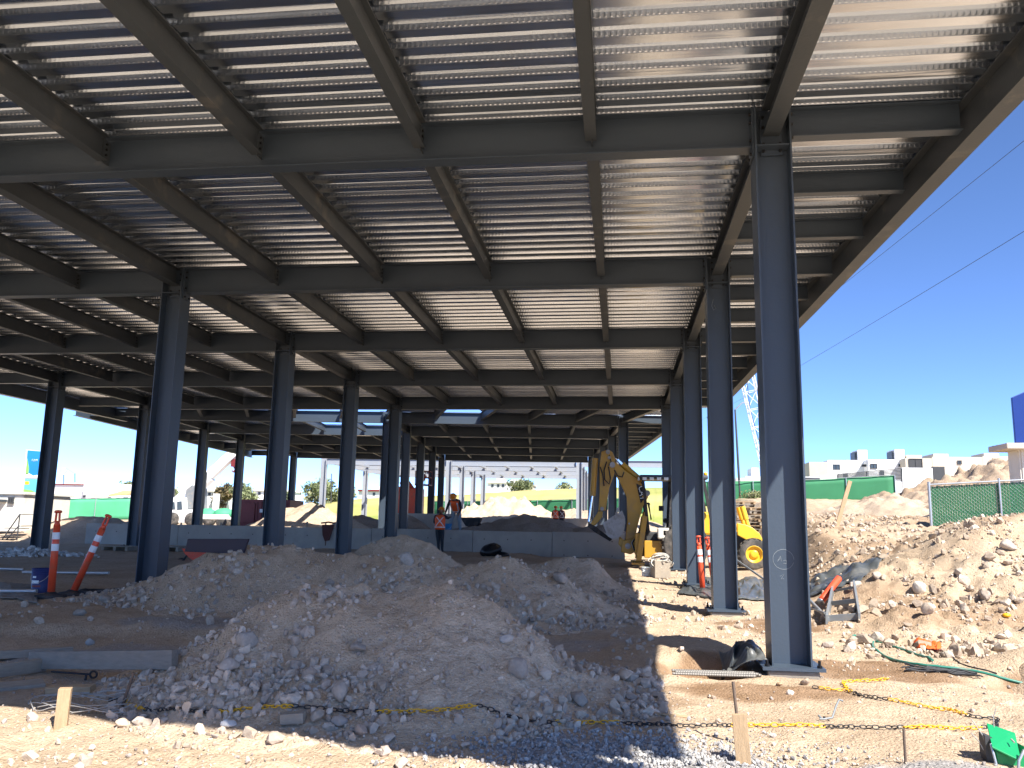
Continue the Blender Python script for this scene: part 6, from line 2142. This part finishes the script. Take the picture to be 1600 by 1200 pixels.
for k, (lab, p0, p1, sag) in enumerate((('upper overhead power line crossing the sky at the right', (1640, 92), (1060, 640), .5), ('middle overhead power line crossing the sky at the right', (1640, 172), (1040, 650), .7), ('lower overhead power line crossing the sky at the right', (1640, 316), (1040, 680), .9))):
    A = atY(*p0, 26.0); B_ = atY(*p1, 150.0)
    A2 = A + (A - B_) * .15
    q = np.linspace(0, 1, 40)[:, None]
    line = A2 * (1 - q) + B_ * q; line[:, 2] -= sag * 4 * (q * (1 - q))[:, 0]
    single(MB().tube(line, .010, 5), 'power_line', 'cable', lab, 'power line', A2, 'overhead power lines')

# ------------------------------------------------------------------ trees and bushes
def leaves_object(name, centres, radii, n, size, parent, tones, seed, squash=.8):
    r_ = np.random.RandomState(seed)
    P = []
    c = np.array(centres, float); rad = np.array(radii, float)
    w_ = rad ** 2 / (rad ** 2).sum()
    k = r_.choice(len(c), n, p=w_)
    d = r_.normal(size=(n, 3)); d /= np.linalg.norm(d, axis=1)[:, None]
    q = r_.uniform(.35, 1, n) ** .6
    P = c[k] + d * (rad[k] * q)[:, None] * np.array([1, 1, squash]) + r_.normal(size=(n, 3)) * size * .8
    R_ = rand_rot(n, r_)
    s_ = size * r_.uniform(.6, 1.3, n)
    tri = np.array([(-1, 0, 0), (0, -.42, .1), (1, 0, 0), (0, .42, .1)])
    V = np.einsum('nij,vj->nvi', R_, tri) * s_[:, None, None] + P[:, None, :]
    F = (np.arange(n) * 4)[:, None] + np.arange(4)[None]
    mb = MB(); mb.add(V.reshape(-1, 3), F.tolist())
    o = mb.build(name, 'leaf', parent)
    tn = np.array(tones)[r_.randint(0, len(tones), len(c))][k] * r_.uniform(.75, 1.3, (n, 1))
    tint(o, np.repeat(tn, 4, 0))
    return o


HAZY_GREENS = ((.17, .20, .10), (.21, .235, .12), (.26, .26, .15), (.14, .165, .08))  # leaf greens lightened to put distance haze into the colour


def tree(label, base, hgt, wid, seed, group, cat='tree', n=2600, size=.16, name='tree', trunk=True, tones=HAZY_GREENS):
    base = np.array(base, float)
    r_ = np.random.RandomState(seed)
    t = thing(name, label, cat, base, group)
    mb = MB(); cs = []; rr = []
    th = hgt * .35
    if trunk:
        mb.tube([base - (0, 0, .2), base + (r_.normal() * .1, 0, th * .5), base + (r_.normal() * .2, r_.normal() * .2, th)], [wid * .06, wid * .045, wid * .035], 8)
    for k in range(11):
        a = r_.uniform(0, 2 * math.pi); ro = r_.uniform(.15, .5) * wid; zz = hgt * r_.uniform(.38, .92)
        ro *= 1.1 - .5 * abs(zz / hgt - .55)
        c = base + np.array((ro * math.cos(a), ro * math.sin(a), zz))
        cs.append(c); rr.append(wid * r_.uniform(.13, .24))
        mb.tube([base + (0, 0, th * r_.uniform(.5, 1)), (base + c) / 2 + (0, 0, th * .4), c], [wid * .02, wid * .014, wid * .006], 5)
    cs.append(base + (0, 0, hgt * .7)); rr.append(wid * .3)
    mb.build('trunk', 'bark', t)
    leaves_object('crown', cs, rr, n, size, t, tones, seed)
    return t


Yq = 108.0
TG = 'trees beyond the building'
for k, (u, v, hp, wp, Y, lab) in enumerate(((500, 790, 45, 62, 108, 'broad bushy tree seen under the bare frame left of centre'), (536, 790, 32, 40, 112, 'lower rounded tree right of the bushy tree under the bare frame'), (440, 795, 30, 26, 112, 'dull tree peeping between two dark columns above the red container'), (381, 785, 30, 36, 120, 'olive tree above the left end of the red container'), (352, 780, 24, 26, 124, 'sparse brownish tree right of the crane boom'), (272, 795, 30, 16, 90, 'dark tree behind the crane cab'), (200, 775, 22, 18, 105, 'small tree at the right end of the long white building'))):
    b0 = at_ground(u, v, Y, 1.2)
    P0 = atY(u, v, Y); sc = Y / FPX
    tree(lab, b0, (P0[2] - 1.2) + hp * sc, wp * sc, 20 + k, TG, n=2200, size=.28, tones=HAZY_GREENS if k != 4 else ((.16, .12, .06), (.12, .10, .05)))
P0 = at_ground(815, 757, 125, 0); b0 = atY(815, 758, 122.0)
t = tree('low spreading shrub on the crest of the grassy hill', (b0[0], 122.0, 6.3), 1.3, 4.0, 41, None, 'shrub', 1500, .22, 'shrub')
b0 = atY(882, 757, 121.0)
tree('small dark shrub on the grassy hill at the right end of the crest', (b0[0], 121.0, 6.5), .9, 2.0, 42, None, 'shrub', 700, .2, 'shrub')
b0 = at_ground(1179, 790, 58.5)
tree('pale spiky bush in front of the green fence between the nearest columns', b0, atY(1179, 772, 58.5)[2] - b0[2], 1.7, 43, None, 'bush', 900, .09, 'bush', tones=((.20, .22, .10), (.28, .28, .15), (.15, .18, .07)))
# buildings along the skyline behind the bare frame
for k, (u0, u1, v, mt, Y, lab) in enumerate(((395, 440, 764, 'white', 150, 'white block of houses far behind the red container'), (300, 352, 765, 'white', 125, 'white house block behind the crane boom'), (560, 606, 765, 'red', 160, 'long low building with a reddish roof on the skyline'), (762, 792, 752, 'white', 165, 'pale building on the skyline at the left end of the hill crest'), (770, 830, 755, 'beige', 175, 'beige building on the skyline behind the grassy hill'))):
    P = at_ground((u0 + u1) / 2, v, Y, 1.0)
    t = thing('distant_building', lab, 'building', P, 'distant buildings on the skyline')
    block(t, 'wall', 'white' if mt == 'red' else mt, u0, u1, v + (2.5 if mt == 'red' else 0), Y, 0, 10)
    block(t, 'roof', mt, u0 - 1, u1 + 1, v, Y - .5, atY(u0, v + 2.6, Y)[2], 11)
    block(t, 'upper_floor', 'white', u0 + (u1 - u0) * .45, u0 + (u1 - u0) * .8, v - 5, Y + 2, atY(u0, v, Y)[2], 5)
    panes(t, 'window', 'window', [(u0 + (u1 - u0) * f, v + 5, u0 + (u1 - u0) * f + 3, v + 9) for f in (.2, .5, .75)], Y)

# ------------------------------------------------------------------ stacked pallets behind the loader
Ypl = 42.0
k = 0
for (u, v, lab) in ((1168, 826, 'timber pallet stack behind the loader, lower left stack'), (1188, 812, 'timber pallet stack behind the loader, upper right stack'), (1160, 806, 'broken timber pallet leaning on the stacks behind the loader')):
    P = at_ground(u, v, Ypl + k); k += 1.3
    zt = atY(u, v - 24, P[1])[2]
    t = thing('pallet_stack', lab, 'pallets', P, 'stacked pallets behind the loader')
    n_ = max(2, int((zt - P[2]) / .16))
    for i in range(n_):
        mb = MB(); R_ = rotz(.12 * math.sin(i * 2 + k)); zc = P[2] + .16 * i
        for q in (-.45, -.22, 0, .22, .45):
            mb.box(P * [1, 1, 0] + R_ @ np.array((0, q, 0)) + (0, 0, zc + .14), (1.25, .12, .025), R_)
        for q in (-.55, 0, .55):
            mb.box(P * [1, 1, 0] + R_ @ np.array((q, 0, 0)) + (0, 0, zc + .06), (.10, 1.0, .11), R_)
        mb.build('pallet', 'wood' if i % 2 else 'oldwood', t)

# ------------------------------------------------------------------ green machine corner at the bottom right
P = hit(1572, 1196)
y0 = P[1]
t = thing('green_machine', 'green enamelled machine box with bent wires cut off by the bottom right corner', 'machine', P)
q = np.array([atY(u, v, y0) for u, v in ((1558, 1138), (1544, 1163), (1589, 1185), (1604, 1154))])
q[0, 1] += .16; q[3, 1] += .16; q[1, 1] -= .06; q[2, 1] -= .06
MB().prism(q, (0.0, 0.004, -.012)).build('hood', 'machine_green', t, .004)
q = np.array([atY(u, v, y0) for u, v in ((1556, 1172), (1590, 1186), (1602, 1166), (1606, 1230), (1566, 1230))])
MB().prism(q, (0, .16, 0)).build('body', 'machine_green', t, .008)
mb = MB()
mb.tube([atY(1548, 1162, y0 - .02), atY(1553, 1180, y0 - .05), atY(1562, 1215, y0 - .06)], .008, 6)
mb.tube([atY(1600, 1172, y0 - .06), atY(1592, 1188, y0 - .08), atY(1591, 1205, y0 - .08)], .010, 6)
mb.tube([atY(1556, 1194, y0 - .08), atY(1554, 1215, y0 - .08)], .012, 6)
mb.build('frame_tube', 'galv', t)
q = np.array([atY(u, v, y0 + .02) for u, v in ((1539, 1149), (1550, 1152), (1558, 1200), (1550, 1215), (1541, 1180))])
MB().prism(q, (0, .1, 0)).build('side_plate', 'darkgrey', t)
MB().tube([atY(1580, 1155, y0 + .02), atY(1585, 1160, y0 - .01)], .006, 6).build('latch', 'wire', t)
wb = MB()
for pts in ([(1517, 1123), (1528, 1138), (1536, 1150), (1542, 1180)], [(1517, 1145), (1530, 1159), (1537, 1172)], [(1556, 1107), (1552, 1122), (1553, 1136)]):
    wb.tube([atY(u, v, y0 + .05) for u, v in pts], .0035, 5)
wb.build('bent_wire', 'wire', t)
